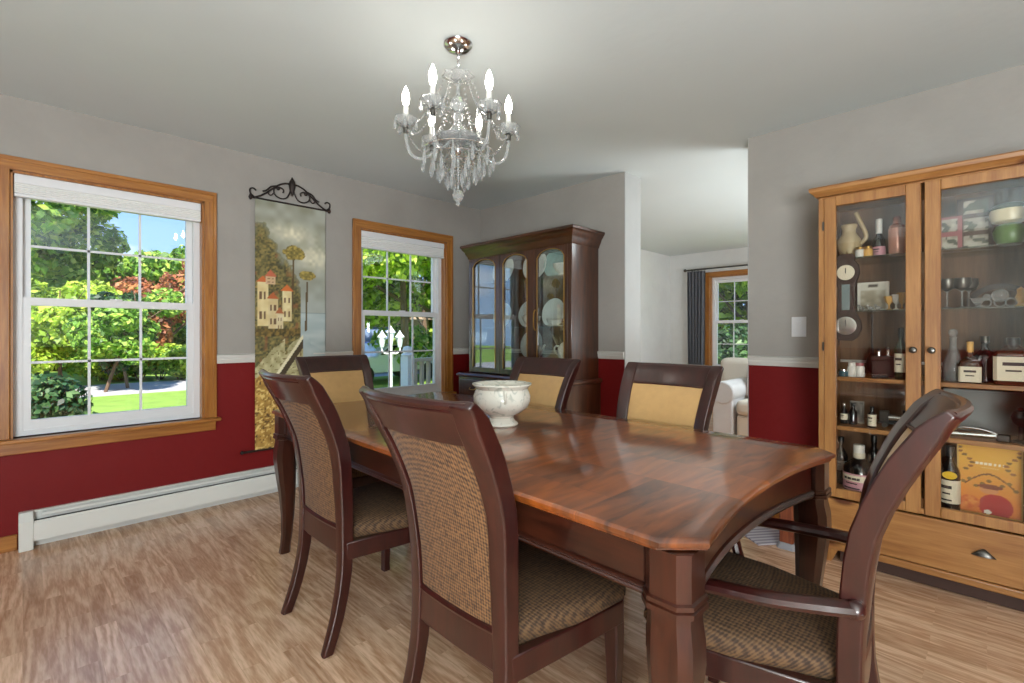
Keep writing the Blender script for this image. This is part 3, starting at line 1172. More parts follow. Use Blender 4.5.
chairA = make_chair('dining_chair', 'cherry side chair at the window side of the table, its woven back before the banner')
chairA.location = (0.845, 1.895, 0)
copy_tree(chairA, (0.822, 1.012, 0), 0.0, 'cherry side chair nearest the camera, its full woven brown back in view')
copy_tree(chairA, (2.035, 1.075, 0), PI, 'side chair with gold back panel across the table, before the opening to the next room')
copy_tree(chairA, (2.048, 1.865, 0), PI, 'side chair across the table, standing before the china cabinet')
chairC = make_chair('dining_armchair', 'cherry armchair seen from its side at the table end by the pine cabinet', True)
chairC.location = (1.45, 0.224, 0)
chairC.rotation_euler = (0, 0, PI / 2 + math.radians(5))
copy_tree(chairC, (1.425, 2.90, 0), -PI / 2, 'cherry armchair at the far end of the table below the wall banner')


# ------------------------------------------------------------------ porcelain bowl
def pattern_porcelain():
    m, t, b = new_mat('patterned porcelain')
    co = N(t, 'ShaderNodeTexCoord')
    nz = N(t, 'ShaderNodeTexNoise', Scale=26.0, Detail=2.0, Distortion=1.5)
    t.links.new(co.outputs['Object'], nz.inputs['Vector'])
    r = N(t, 'ShaderNodeValToRGB')
    e = r.color_ramp.elements
    e[0].position = 0.56
    e[0].color = lin((228, 223, 210)) + (1,)
    e[1].position = 0.68
    e[1].color = lin((190, 189, 176)) + (1,)
    t.links.new(nz.outputs[0], r.inputs[0])
    t.links.new(r.outputs[0], b.inputs['Base Color'])
    b.inputs['Roughness'].default_value = 0.2
    b.inputs['Coat Weight'].default_value = 0.4
    return m


M_PATT = pattern_porcelain()
bw = thing('porcelain_bowl', 'footed cream porcelain bowl with a faint grey pattern, standing on the table', 'bowl', (1.475, 1.515, 0.765))
m = MB()
m.lathe([(0.066, 0.0), (0.071, 0.006), (0.068, 0.014), (0.056, 0.022), (0.050, 0.034), (0.055, 0.044), (0.085, 0.058), (0.112, 0.080), (0.123, 0.105), (0.124, 0.128), (0.116, 0.150), (0.112, 0.160), (0.120, 0.170), (0.129, 0.178), (0.128, 0.184),
         (0.118, 0.181), (0.108, 0.165), (0.114, 0.128), (0.108, 0.092), (0.08, 0.066), (0.03, 0.055), (0.0, 0.053)], 40, lobes=8, amp=0.012)
m.build('bowl_body', M_PATT, bw)
for sg in (0, PI):
    m = MB()
    a = 0.9 + sg
    ex = Vector((math.cos(a), math.sin(a), 0))
    P = [ex * 0.112 + Vector((0, 0, 0.158)), ex * 0.132 + Vector((0, 0, 0.150)), ex * 0.136 + Vector((0, 0, 0.128)), ex * 0.121 + Vector((0, 0, 0.110))]
    m.tube(catmull(P, 6), 0.006, 8)
    m.build('handle', M_PATT, bw)


# ------------------------------------------------------------------ chandelier
def drop_mesh(L, r):
    m = MB()
    m.lathe([(0.0, 0.0), (r * 0.35, -L * 0.06), (r * 0.2, -L * 0.13), (r * 0.55, -L * 0.3), (r * 0.95, -L * 0.62), (r, -L * 0.74), (r * 0.6, -L * 0.92), (0.0, -L)], 6)
    return m


ch = thing('chandelier', 'crystal chandelier with six lit candle bulbs hanging from the ceiling over the table', 'chandelier', (1.345, 1.658, H))
m = MB()
m.lathe([(0.0, 0.0), (0.063, 0.0), (0.066, -0.006), (0.060, -0.018), (0.040, -0.030), (0.016, -0.036), (0.010, -0.046), (0.0, -0.048)], 28)
m.build('canopy', M_CHROME, ch)
m = MB()
for k in range(7):
    z = -0.052 - k * 0.017
    m.tube([(0.006 * math.cos(a) * (1 if k % 2 else 0), 0.006 * math.cos(a) * (0 if k % 2 else 1), z + 0.011 * math.sin(a)) for a in [2 * PI * i / 10 for i in range(10)]], 0.0018, 5, closed=True)
m.build('chain', M_CHROME, ch)
# glass column: top crown dish, balls, vase, bowl
m = MB()
m.lathe([(0.004, -0.160), (0.02, -0.162), (0.055, -0.148), (0.068, -0.140), (0.066, -0.146), (0.03, -0.168), (0.012, -0.176)], 24, lobes=8, amp=0.10)
m.build('top_dish', M_CRYSTAL, ch)
m = MB()
m.lathe([(0.006, -0.150), (0.008, -0.225), (0.014, -0.235), (0.032, -0.248), (0.037, -0.268), (0.030, -0.288), (0.014, -0.298), (0.022, -0.306), (0.030, -0.318), (0.022, -0.332), (0.016, -0.345), (0.024, -0.36), (0.042, -0.385), (0.048, -0.405), (0.03, -0.420), (0.012, -0.428)], 20)
m.build('glass_column', M_CRYSTAL, ch)
m = MB()
m.lathe([(0.012, -0.425), (0.06, -0.428), (0.085, -0.418), (0.092, -0.412), (0.09, -0.420), (0.075, -0.440), (0.045, -0.455), (0.012, -0.460)], 28, lobes=10, amp=0.05)
m.build('arm_dish', M_CRYSTAL, ch)
m = MB()
m.lathe([(0.0, -0.44), (0.018, -0.445), (0.022, -0.470), (0.016, -0.485), (0.006, -0.495), (0.005, -0.64), (0.0, -0.645)], 16)
m.build('hub', M_CHROME, ch)
m = MB()
m.lathe([(0.0, -0.640), (0.02, -0.648), (0.027, -0.665), (0.020, -0.684), (0.008, -0.694), (0.011, -0.702), (0.004, -0.712), (0.0, -0.716)], 12)
m.build('finial_ball', M_CRYSTAL, ch)
RA = 0.225
ang0 = YAW - PI + math.radians(40)


def polar(r, a, z):
    return (r * math.cos(a), r * math.sin(a), z)


dropA = drop_mesh(0.050, 0.0085).mesh('crystal_drop', M_CRYSTAL, False)
dropB = drop_mesh(0.085, 0.009).mesh('crystal_drop', M_CRYSTAL, False)


def hang(me, loc):
    o = bpy.data.objects.new('crystal_drop', me)
    COL.objects.link(o)
    o.parent = ch
    o.location = loc


arm_tips = []
for k in range(6):
    a = ang0 + k * PI / 3
    arm_tips.append(a)
    P = [polar(0.018, a, -0.452), polar(0.07, a, -0.456), polar(0.125, a, -0.498), polar(0.170, a, -0.515), polar(0.206, a, -0.492), polar(0.221, a, -0.45), polar(RA, a, -0.405)]
    m = MB()
    m.tube(catmull(P, 6), 0.0068, 8)
    am = m.build('arm', M_CRYSTAL, ch)
    cx, cy, _ = polar(RA, a, 0)
    m = MB()
    m.lathe([(0.0, -0.410), (0.010, -0.409), (0.012, -0.387), (0.007, -0.380), (0.0, -0.379)], 12, (cx, cy, 0))
    m.build('holder', M_PEWTER, am)
    m = MB()
    m.lathe([(0.006, -0.381), (0.022, -0.381), (0.042, -0.366), (0.050, -0.346), (0.047, -0.346), (0.038, -0.362), (0.02, -0.373), (0.006, -0.374)], 24, (cx, cy, 0), lobes=8, amp=0.06)
    m.build('bobeche', M_CRYSTAL, am)
    m = MB()
    m.lathe([(0.0, -0.375), (0.0115, -0.375), (0.0115, -0.293), (0.009, -0.290), (0.0, -0.290)], 14, (cx, cy, 0))
    m.build('candle_sleeve', M_SLEEVE, am)
    m = MB()
    m.lathe([(0.0, -0.290), (0.009, -0.290), (0.012, -0.281), (0.0155, -0.266), (0.016, -0.254), (0.0135, -0.236), (0.007, -0.218), (0.0025, -0.208), (0.0, -0.205)], 14, (cx, cy, 0))
    m.build('bulb', M_BULB, am)
    for q in range(5):
        b = a + q * 2 * PI / 5 + 0.3
        hang(dropA, (cx + 0.047 * math.cos(b), cy + 0.047 * math.sin(b), -0.352))


def strand(p, q, sag, n):
    m = MB()
    p, q = Vector(p), Vector(q)
    for i in range(n + 1):
        t = i / n
        c = p.lerp(q, t) - Vector((0, 0, sag * 4 * t * (1 - t)))
        m.lathe([(0.0, -0.0062), (0.0055, 0.0), (0.0, 0.0062)], 5, tuple(c))
    return m.build('bead_strand', M_CRYSTAL, ch, smooth=False)


for k in range(6):
    a = arm_tips[k]
    strand(polar(0.058, a, -0.146), polar(RA - 0.045, a, -0.355), 0.035, 16)
    strand(polar(RA, a, -0.385), polar(RA, arm_tips[(k + 1) % 6], -0.385), 0.055, 16)
    strand(polar(0.09, a + 0.5, -0.43), polar(0.03, a + 0.5, -0.63), 0.05, 14)
    strand(polar(0.036, a + 0.5, -0.27), polar(0.15, a + 0.52, -0.478), 0.02, 14)
for n, rr, z, me in ((12, 0.155, -0.478, dropB), (12, 0.115, -0.500, dropB), (9, 0.080, -0.530, dropB), (6, 0.045, -0.560, dropB)):
    m = MB()
    m.tube([polar(rr, 2 * PI * i / 24, z) for i in range(24)], 0.0018, 5, closed=True)
    m.build('crystal_ring', M_CHROME, ch)
    for i in range(n):
        hang(me, polar(rr, 2 * PI * (i + 0.37 * n) / n, z))
m = MB()
for i in range(4):
    a = i * PI / 2
    m.tube([polar(0.004, a, -0.478), polar(0.155, a, -0.478)], 0.0013, 5)
    m.tube([polar(0.004, a + .4, -0.500), polar(0.115, a + .4, -0.500)], 0.0013, 5)
    m.tube([polar(0.004, a, -0.530), polar(0.080, a, -0.530)], 0.0013, 5)
    m.tube([polar(0.004, a + .4, -0.560), polar(0.045, a + .4, -0.560)], 0.0013, 5)
m.build('ring_spokes', M_CHROME, ch)


# ------------------------------------------------------------------ wall banner
def tapestry_paint(u, v):
    v = v - 0.055
    n1 = vnoise(u * 9, v * 30, 1)
    n2 = vnoise(u * 22, v * 75, 2)
    n3 = vnoise(u * 45, v * 160, 3)
    # sky
    col = mixc((132, 132, 112), (176, 176, 166), n1 * 0.8)
    cl = math.exp(-((u - 0.5) / 0.3) ** 2 - ((v - 0.825) / 0.035) ** 2) + math.exp(-((u - 0.82) / 0.25) ** 2 - ((v - 0.735) / 0.05) ** 2)
    col = mixc(col, (226, 218, 190), cl * (0.6 + 0.6 * n2))
    if v < 0.7:
        col = mixc(col, (170, 176, 172), (0.7 - v) * 3)
    # sea
    if v < 0.50:
        col = mixc((158, 172, 172), (188, 196, 192), vnoise(u * 3, v * 60, 5))
        if v > 0.495:
            col = (140, 150, 146)
    # hill with trees
    hill = 0.86 - 0.10 * u - 0.36 * max(0, u - 0.12) + 0.06 * (n1 - 0.5) + 0.03 * (n2 - 0.5)
    if u > 0.62:
        hill = 0.20
    if v < hill:
        col = mixc((72, 70, 42), (140, 126, 76), 0.6 * n2 + 0.4 * n1)
        col = mixc(col, (176, 148, 80), (n3 - 0.55) * 1.6)
        col = mixc(col, (50, 46, 32), (0.36 - n3) * 2.4)
        col = mixc(col, (140, 86, 54), (vnoise(u * 14, v * 40, 9) - 0.72) * 3)
        col = mixc(col, (132, 132, 112), 1 - min(1, (hill - v) / 0.05 + 0.25 * n2))
    # umbrella pines
    for tu, tv0, tv1, cu, cv, rw, rh in ((0.50, 0.50, 0.72, 0.53, 0.745, 0.15, 0.030), (0.70, 0.42, 0.63, 0.72, 0.655, 0.12, 0.020)):
        if abs(u - tu - (v - tv0) * 0.1) < 0.014 and tv0 < v < tv1:
            col = (92, 74, 46)
        d = ((u - cu) / rw) ** 2 + ((v - cv) / rh) ** 2
        if d < 0.75 + 0.6 * n2:
            col = mixc((98, 88, 44), (190, 164, 84), n3)
    # houses
    for a, b, z0, z1, wl, rf in ((0.03, 0.17, 0.44, 0.615, (226, 208, 156), (196, 104, 56)), (0.17, 0.30, 0.43, 0.55, (214, 194, 150), (178, 96, 54)), (0.36, 0.50, 0.46, 0.585, (230, 216, 166), (206, 110, 52)), (0.14, 0.27, 0.61, 0.64, (206, 170, 140), (186, 100, 70)), (0.28, 0.37, 0.42, 0.49, (220, 206, 170), (170, 100, 60))):
        if a < u < b and z0 < v < z1:
            col = mixc(wl, (190, 160, 104), n2 * 0.5)
            fu, fv = (u - a) / (b - a), (v - z0) / (z1 - z0)
            if (0.2 < fu < 0.4 or 0.6 < fu < 0.8) and (0.15 < fv % 0.45 < 0.34):
                col = (112, 84, 60)
        rt = z1 + 0.028 * (1 - abs((u - (a + b) / 2) / ((b - a) / 2 + 0.02)))
        if a - 0.02 < u < b + 0.02 and z1 <= v < rt:
            col = rf
    # road and cliff below
    edge = 0.40 - 0.30 * abs(u - 0.66) ** 1.2 + 0.02 * (n1 - 0.5)
    if v < 0.41 and v < edge + (0.05 if u < 0.4 else 0):
        col = mixc((150, 140, 96), (206, 196, 152), n2)
        if n3 > 0.8:
            col = (120, 104, 60)
        if abs((v - 0.20) - (u - 0.25) * 0.42) < 0.022:
            col = (74, 60, 40)
        if abs((v - 0.225) - (u - 0.25) * 0.42) < 0.010:
            col = (226, 216, 180)
        if u > 0.66 and v > 0.22 + (1 - u) * 0.2:
            col = mixc((158, 172, 172), (188, 196, 192), n1)
    if v < 0.24 - 0.10 * u + 0.05 * (n1 - 0.5):
        col = mixc((142, 104, 44), (206, 164, 84), n2)
        if n3 > 0.75:
            col = (226, 196, 120)
        if n3 < 0.2:
            col = (88, 62, 30)
    if 0.40 < v < 0.43 and u < 0.62:
        col = mixc((60, 54, 30), (150, 120, 60), n3)
    return col


TXA, TXB, TZ0, TZ1 = 1.160, 1.672, 0.330, 2.128
bn = thing('wall_banner', 'tall hanging fabric banner painted with a hillside village above the sea, on scrolled iron rod', 'wall hanging', ((TXA + TXB) / 2, YL, 0))
hwid = (TXB - TXA) / 2
painted('canvas', tapestry_paint, 84, 290, lambda u, v: (-hwid + 2 * hwid * u, -0.022 - 0.003 * math.sin(u * 5) * (1 - v), TZ0 + (TZ1 - TZ0) * v), bn, thick=0.003)
m = MB()
m.tube([(-0.335, -0.022, TZ0), (0.345, -0.022, TZ0)], 0.008, 8)
for sg in (-1, 1):
    m.sphere((sg * 0.34, -0.022, TZ0), 0.013, 8, 6)
m.build('bottom_rod', M_IRON, bn)
m = MB()
m.tube([(-hwid - 0.035, -0.022, TZ1 + 0.004), (hwid + 0.035, -0.022, TZ1 + 0.004)], 0.007, 8)
for sg in (-1, 1):
    m.lathe([(0, -0.02), (0.010, -0.012), (0.014, 0.0), (0.008, 0.014), (0.003, 0.03), (0, 0.034)], 8, (sg * (hwid + 0.03), -0.022, TZ1 + 0.004))
rod = m.build('top_rod', M_IRON, bn)
for sg in (-1, 1):
    m = MB()

    def q(x, z):
        return (sg * x, -0.024, TZ1 + z)
    # large outer sweep from the rod end to the crown, with curls
    m.tube(catmull([q(hwid + 0.004, 0.006), q(hwid - 0.05, 0.035), q(hwid - 0.11, 0.085), q(hwid - 0.16, 0.128), q(0.05, 0.150), q(0.018, 0.152)], 7), [0.0065] * 36, 7)
    m.tube(catmull([q(hwid + 0.004, 0.006), q(hwid + 0.030, 0.030), q(hwid + 0.034, 0.058), q(hwid + 0.012, 0.070), q(hwid - 0.006, 0.056)], 6), 0.0055, 7)
    m.tube(catmull([q(0.0, 0.150), q(0.012, 0.10), q(0.04, 0.045), q(0.085, 0.032), q(0.125, 0.055), q(0.126, 0.095), q(0.09, 0.112), q(0.062, 0.098), q(0.066, 0.076)], 6), 0.0055, 7)
    m.tube(catmull([q(0.11, 0.118), q(0.15, 0.104), q(0.178, 0.074), q(0.205, 0.060)], 6), 0.006, 7)
    m.tube(catmull([q(0.126, 0.07), q(0.15, 0.042), q(0.168, 0.052), q(0.162, 0.068)], 6), 0.0045, 7)
    m.sphere(q(0.1, 0.102), 0.014, 8, 6)
    m.build('scroll', M_IRON, bn)
m = MB()
m.lathe([(0, 0.06), (0.008, 0.075), (0.020, 0.115), (0.026, 0.150), (0.020, 0.172), (0.010, 0.190), (0.003, 0.205), (0, 0.208)], 10, (0, -0.024, TZ1))
m.build('crown_ornament', M_IRON, bn)


# ------------------------------------------------------------------ china cabinet
CB = 3.322
cc = thing('china_cabinet', 'dark mahogany china cabinet with three arched glass doors in the room corner', 'cabinet', (CB, 2.86, 0))
# local: x from 0 (wall) to negative (front); y relative to 2.86
BX, UX = -0.462, -0.360        # fronts of base and upper part
yb0, yb1 = 2.240 - 2.86, 3.545 - 2.86
yu0, yu1 = 2.274 - 2.86, 3.490 - 2.86
m = MB()
m.box(BX + 0.012, 0, yb0 + 0.012, yb1 - 0.012, 0.09, 0.765)
m.build('base_body', M_MAHOG, cc, bevel=0.004)
MB().box(BX, 0, yb0 + 0.003, yb1 - 0.003, 0.0, 0.095).build('plinth', M_MAHOGH, cc, bevel=0.008)
m = MB()
m.loft([[(BX - 0.004 + i, yb0 - 0.004 + i, z), (BX - 0.004 + i, yb1 + 0.004 - i, z), (0, yb1 + 0.004 - i, z), (0, yb0 - 0.004 + i, z)] for i, z in ((0.012, 0.765), (0.002, 0.772), (0.0, 0.785), (0.006, 0.794), (0.012, 0.800))])
m.build('base_top', M_MAHOGH, cc)
# base drawers and doors
n = 3
pw = (yb1 - yb0 - 0.06) / n
for k in range(n):
    a = yb0 + 0.03 + k * pw
    m = MB()
    m.box(BX - 0.004, BX + 0.014, a + 0.01, a + pw - 0.01, 0.60, 0.745)
    d = m.build('drawer', M_MAHOGH, cc, bevel=0.006)
    m = MB()
    c = a + pw / 2
    m.tube(catmull([(BX - 0.004, c - 0.04, 0.675), (BX - 0.022, c - 0.03, 0.662), (BX - 0.022, c + 0.03, 0.662), (BX - 0.004, c + 0.04, 0.675)], 5), 0.004, 6)
    m.build('drawer_pull', M_BRASS, d)
    m = MB()
    m.box(BX - 0.004, BX + 0.014, a + 0.01, a + pw - 0.01, 0.115, 0.585)
    m.box(BX - 0.010, BX + 0.0, a + 0.06, a + pw - 0.06, 0.17, 0.53)
    d = m.build('base_door', M_MAHOG, cc, bevel=0.006)
    MB().sphere((BX - 0.012, a + pw - 0.035, 0.37), 0.012, 10, 6).build('knob', M_BRASS, d)
# upper carcass
MB().box(UX + 0.022, 0, yu0, yu0 + 0.022, 0.80, 1.875).build('upper_side', M_MAHOG, cc, bevel=0.003)
MB().box(UX + 0.022, 0, yu1 - 0.022, yu1, 0.80, 1.875).build('upper_side', M_MAHOG, cc, bevel=0.003)
MB().box(-0.012, -0.002, yu0 + 0.02, yu1 - 0.02, 0.80, 1.875).build('back_board', M_MAHOG, cc)
MB().box(UX + 0.022, 0, yu0, yu1, 1.868, 1.885).build('top_board', M_MAHOGH, cc)
m = MB()
cp = [(0.0, 1.862), (0.006, 1.868), (0.010, 1.885), (0.022, 1.905), (0.030, 1.930), (0.046, 1.948), (0.050, 1.960), (0.060, 1.968), (0.062, 1.984), (0.056, 1.990)]
m.loft([[(UX - p, yu0 - p, z), (UX - p, yu1 + p, z), (0, yu1 + p, z), (0, yu0 - p, z)] for p, z in cp])
m.build('cornice', M_MAHOGH, cc)
MB().box(UX, UX + 0.030, yu0, yu0 + 0.045, 0.80, 1.868).build('corner_post', M_MAHOG, cc, bevel=0.006)
MB().box(UX, UX + 0.030, yu1 - 0.035, yu1, 0.80, 1.868).build('corner_post', M_MAHOG, cc, bevel=0.006)


def arched_door(y0, y1, z0, z1, stile, py0, py1):
    """front frame with an arch-headed opening between py0..py1"""
    m = MB()
    xs = (UX + 0.002, UX + 0.024)
    m.box(xs[0], xs[1], y0, py0, z0, z1)
    m.box(xs[0], xs[1], py1, y1, z0, z1)
    m.box(xs[0], xs[1], py0, py1, z0, z0 + 0.045)
    # arched head: shoulders then a curve
    c, hw_ = (py0 + py1) / 2, (py1 - py0) / 2
    top = z1 - 0.022
    pts = []
    for k in range(13):
        t = -1 + 2 * k / 12
        zz = top - 0.085 + 0.085 * math.sqrt(max(0, 1 - (t * 0.98) ** 2)) ** 0.9
        pts.append((c + hw_ * t, zz))
    for (ya, za), (yb_, zb) in zip(pts, pts[1:]):
        v = [(x, y, z) for x in xs for y, z in ((ya, za), (yb_, zb), (yb_, z1), (ya, z1))]
        m.add(v, [(0, 1, 2, 3), (7, 6, 5, 4), (0, 4, 5, 1), (1, 5, 6, 2), (2, 6, 7, 3), (3, 7, 4, 0)])
    d = m.build('glass_door', M_MAHOG, cc, bevel=0.002)
    b = MB()
    b.tube([(xs[0] - 0.001, y, z) for y, z in [(py0, z0 + 0.05), (py0, pts[0][1])] + pts + [(py1, pts[-1][1]), (py1, z0 + 0.05)]], 0.004, 6)
    b.build('pane_bead', M_BRASS, d)
    MB().box(UX + 0.012, UX + 0.015, py0 - 0.004, py1 + 0.004, z0 + 0.042, top + 0.004).build('glass_pane', M_CABGLASS, d)
    return d


dz0, dz1 = 0.808, 1.866
dd = []
for y0, y1, p0, p1 in ((2.319, 2.664, 2.350, 2.631), (2.667, 3.070, 2.743, 3.030), (3.073, 3.455, 3.132, 3.432)):
    dd.append(arched_door(y0 - 2.86, y1 - 2.86, dz0, dz1, 0.05, p0 - 2.86, p1 - 2.86))
m = MB()
m.tube(catmull([(UX + 0.002, 2.650 - 2.86, 1.36), (UX - 0.018, 2.650 - 2.86, 1.33), (UX - 0.018, 2.650 - 2.86, 1.22), (UX + 0.002, 2.650 - 2.86, 1.19)], 5), 0.006, 6)
m.build('door_handle', M_BRASS, dd[0])
SHZ = (0.945, 1.222, 1.636)
for z in SHZ:
    MB().box(UX + 0.05, -0.014, yu0 + 0.024, yu1 - 0.024, z - 0.008, z).build('glass_shelf', M_SHELFGLASS, cc)


M_PLATE = plain('blue rimmed porcelain', (226, 228, 222), 0.2, coat=0.4, var=0.06, vscale=40)
M_PLATEB = plain('blue green plate', (130, 168, 166), 0.25, coat=0.4, var=0.3, vscale=30)


area('china_cabinet_fill', (3.12, 2.86, 1.862), (0, 0, -1), 0.25, 0.9, 1.6, (1.0, 0.95, 0.86))  # soft fill added inside the cabinet to brighten the dishes


def dish_plate(loc, R, label, mat=None, tilt=0.2):
    """plate standing on edge, face to -x"""
    o = empty('standing_plate', loc)
    tag(o, label, 'plate', 'plates standing in the china cabinet')
    m = MB()
    prof = [(0, 0.0), (R * 0.55, 0.0), (R * 0.62, -0.006), (R * 0.98, -0.016), (R, -0.014), (R * 0.98, -0.009), (R * 0.64, 0.004), (R * 0.5, 0.008), (0, 0.008)]
    m.lathe(prof, 32)
    rot = Matrix.Rotation(PI / 2 + tilt, 4, 'Y')
    m.v = [tuple(rot @ Vector(p)) for p in m.v]
    zmin = min(p[2] for p in m.v)
    m.v = [(x, y, z - zmin) for x, y, z in m.v]
    m.build('plate_disc', mat or M_PLATE, o)
    # small wire easel behind
    s = MB()
    s.tube([(-0.03, -0.03, 0.003), (0.05, -0.03, 0.003), (0.03, -0.03, R * 0.8)], 0.002, 5)
    s.tube([(-0.03, 0.03, 0.003), (0.05, 0.03, 0.003), (0.03, 0.03, R * 0.8)], 0.002, 5)
    s.build('easel', M_BRASS, o)
    return o


Z1, Z2, Z3 = SHZ
dish_plate((3.20, 2.615, Z3), 0.135, 'blue green plate standing on the top shelf behind the right glass door', M_PLATEB)
dish_plate((3.23, 2.405, Z3), 0.105, 'cream plate standing behind the bowl on the top shelf of the china cabinet')
dish_plate((3.18, 2.63, Z2), 0.125, 'white plate at the left of the middle shelf behind the right glass door')
dish_plate((3.20, 2.425, Z2), 0.120, 'cream plate at the right of the middle shelf behind the right glass door')
dish_plate((3.20, 2.93, Z2), 0.125, 'white plate on the middle shelf behind the middle glass door')
dish_plate((3.20, 2.86, Z3), 0.14, 'pale plate on the top shelf behind the middle glass door')
dish_plate((3.20, 3.26, Z3), 0.14, 'pale plate on the top shelf behind the left glass door')
dish_plate((3.20, 3.27, Z2), 0.12, 'white plate on the middle shelf behind the left glass door')
dish_plate((3.20, 2.90, Z1), 0.13, 'white plate on the bottom shelf behind the middle glass door')


def tureen(name, loc, s, label, cat):
    o = thing(name, label, cat, loc)
    m = MB()
    m.lathe([(0.05 * s, 0), (0.055 * s, 0.006), (0.04 * s, 0.015), (0.07 * s, 0.035), (0.095 * s, 0.06), (0.10 * s, 0.085), (0.104 * s, 0.09), (0.09 * s, 0.088), (0.06 * s, 0.03), (0, 0.028)], 28)
    m.build('bowl_body', M_PORC, o)
    return o


b_ = tureen('serving_bowl', (3.06, 2.43, Z3), 0.85, 'white porcelain serving bowl on the top shelf of the china cabinet', 'bowl')
b_ = tureen('lidded_dish', (3.08, 2.80, Z2), 0.8, 'low white lidded dish on the middle shelf behind the middle glass door', 'dish')
MB().lathe([(0.078, 0.088), (0.06, 0.108), (0.02, 0.118), (0.010, 0.124), (0.014, 0.134), (0, 0.138)], 24).build('lid', M_PORC, b_)
b_ = thing('sauce_boat', 'small white sauce boat on a saucer on the middle shelf of the china cabinet', 'sauce boat', (3.04, 2.50, Z2))
MB().lathe([(0.0, 0.0), (0.05, 0.002), (0.075, 0.010), (0.072, 0.012), (0.04, 0.006), (0, 0.006)], 24).build('saucer', M_PORC, b_)
m = MB()
m.lathe([(0.02, 0.007), (0.022, 0.014), (0.04, 0.03), (0.05, 0.055), (0.047, 0.055), (0.03, 0.025), (0, 0.02)], 20)
m.v = [(x, y * 1.35 + (0.02 if y > 0.03 else 0), z + (0.012 if y > 0.03 and z > 0.04 else 0)) for x, y, z in m.v]
m.build('boat', M_PORC, b_)


def teapot(loc, label):
    o = thing('teapot', label, 'teapot', loc)
    m = MB()
    m.lathe([(0.045, 0), (0.05, 0.005), (0.046, 0.012), (0.062, 0.04), (0.066, 0.075), (0.056, 0.11), (0.042, 0.128), (0.0, 0.13)], 28)
    m.build('pot_body', M_PORC, o)
    MB().lathe([(0.044, 0.128), (0.036, 0.140), (0.018, 0.150), (0.008, 0.156), (0.012, 0.166), (0.0, 0.172)], 20).build('lid', M_PORC, o)
    MB().tube(catmull([(0, 0.05, 0.115), (0, 0.10, 0.115), (0, 0.112, 0.075), (0, 0.06, 0.035)], 7), 0.007, 8).build('handle', M_PORC, o)
    MB().tube(catmull([(0, -0.05, 0.04), (0, -0.085, 0.06), (0, -0.105, 0.11), (0, -0.118, 0.125)], 6), [0.015 - 0.0004 * k for k in range(19)], 8).build('spout', M_PORC, o)
    return o


teapot((3.08, 2.43, Z1), 'white porcelain teapot on the bottom shelf behind the right glass door')
teapot((3.10, 2.78, Z1), 'white porcelain teapot on the bottom shelf behind the middle glass door')


# ------------------------------------------------------------------ pine display cabinet
PX = 2.905
pc = thing('pine_display_cabinet', 'honey pine display cabinet with two glass doors and a wide drawer', 'cabinet', (PX, 0.21, 0))
# local x = 0 front plane, positive to the wall; y relative to 0.21
PD = 3.318 - PX
hw = 0.414
m = MB()
for sg in (-1, 1):
    a, b = sorted((sg * hw, sg * (hw - 0.022)))
    m = MB()
    m.box(0.022, PD, a, b, 0.085, 1.875)
    m.build('side_panel', M_PINE, pc, bevel=0.002)
MB().box(PD - 0.012, PD - 0.002, -hw + 0.02, hw - 0.02, 0.09, 1.87).build('back_board', M_PINEB, pc)
MB().box(0.004, PD - 0.012, -hw + 0.02, hw - 0.02, 0.335, 0.36).build('bottom_board', M_PINEH, pc)
MB().box(0.004, PD - 0.002, -hw, hw, 1.862, 1.880).build('top_board', M_PINEH, pc)
m = MB()
cp = [(0.0, 1.868), (0.012, 1.872), (0.018, 1.884), (0.034, 1.896), (0.038, 1.912), (0.034, 1.918)]
m.loft([[(-p, -hw - p, z), (-p, hw + p, z), (PD, hw + p, z), (PD, -hw - p, z)] for p, z in cp])
m.build('cornice', M_PINEH, pc)
# face frame edges
for sg in (-1, 1):
    a, b = sorted((sg * hw, sg * (hw - 0.024)))
    MB().box(0.0, 0.024, a, b, 0.085, 1.868).build('corner_stile', M_PINE, pc, bevel=0.002)
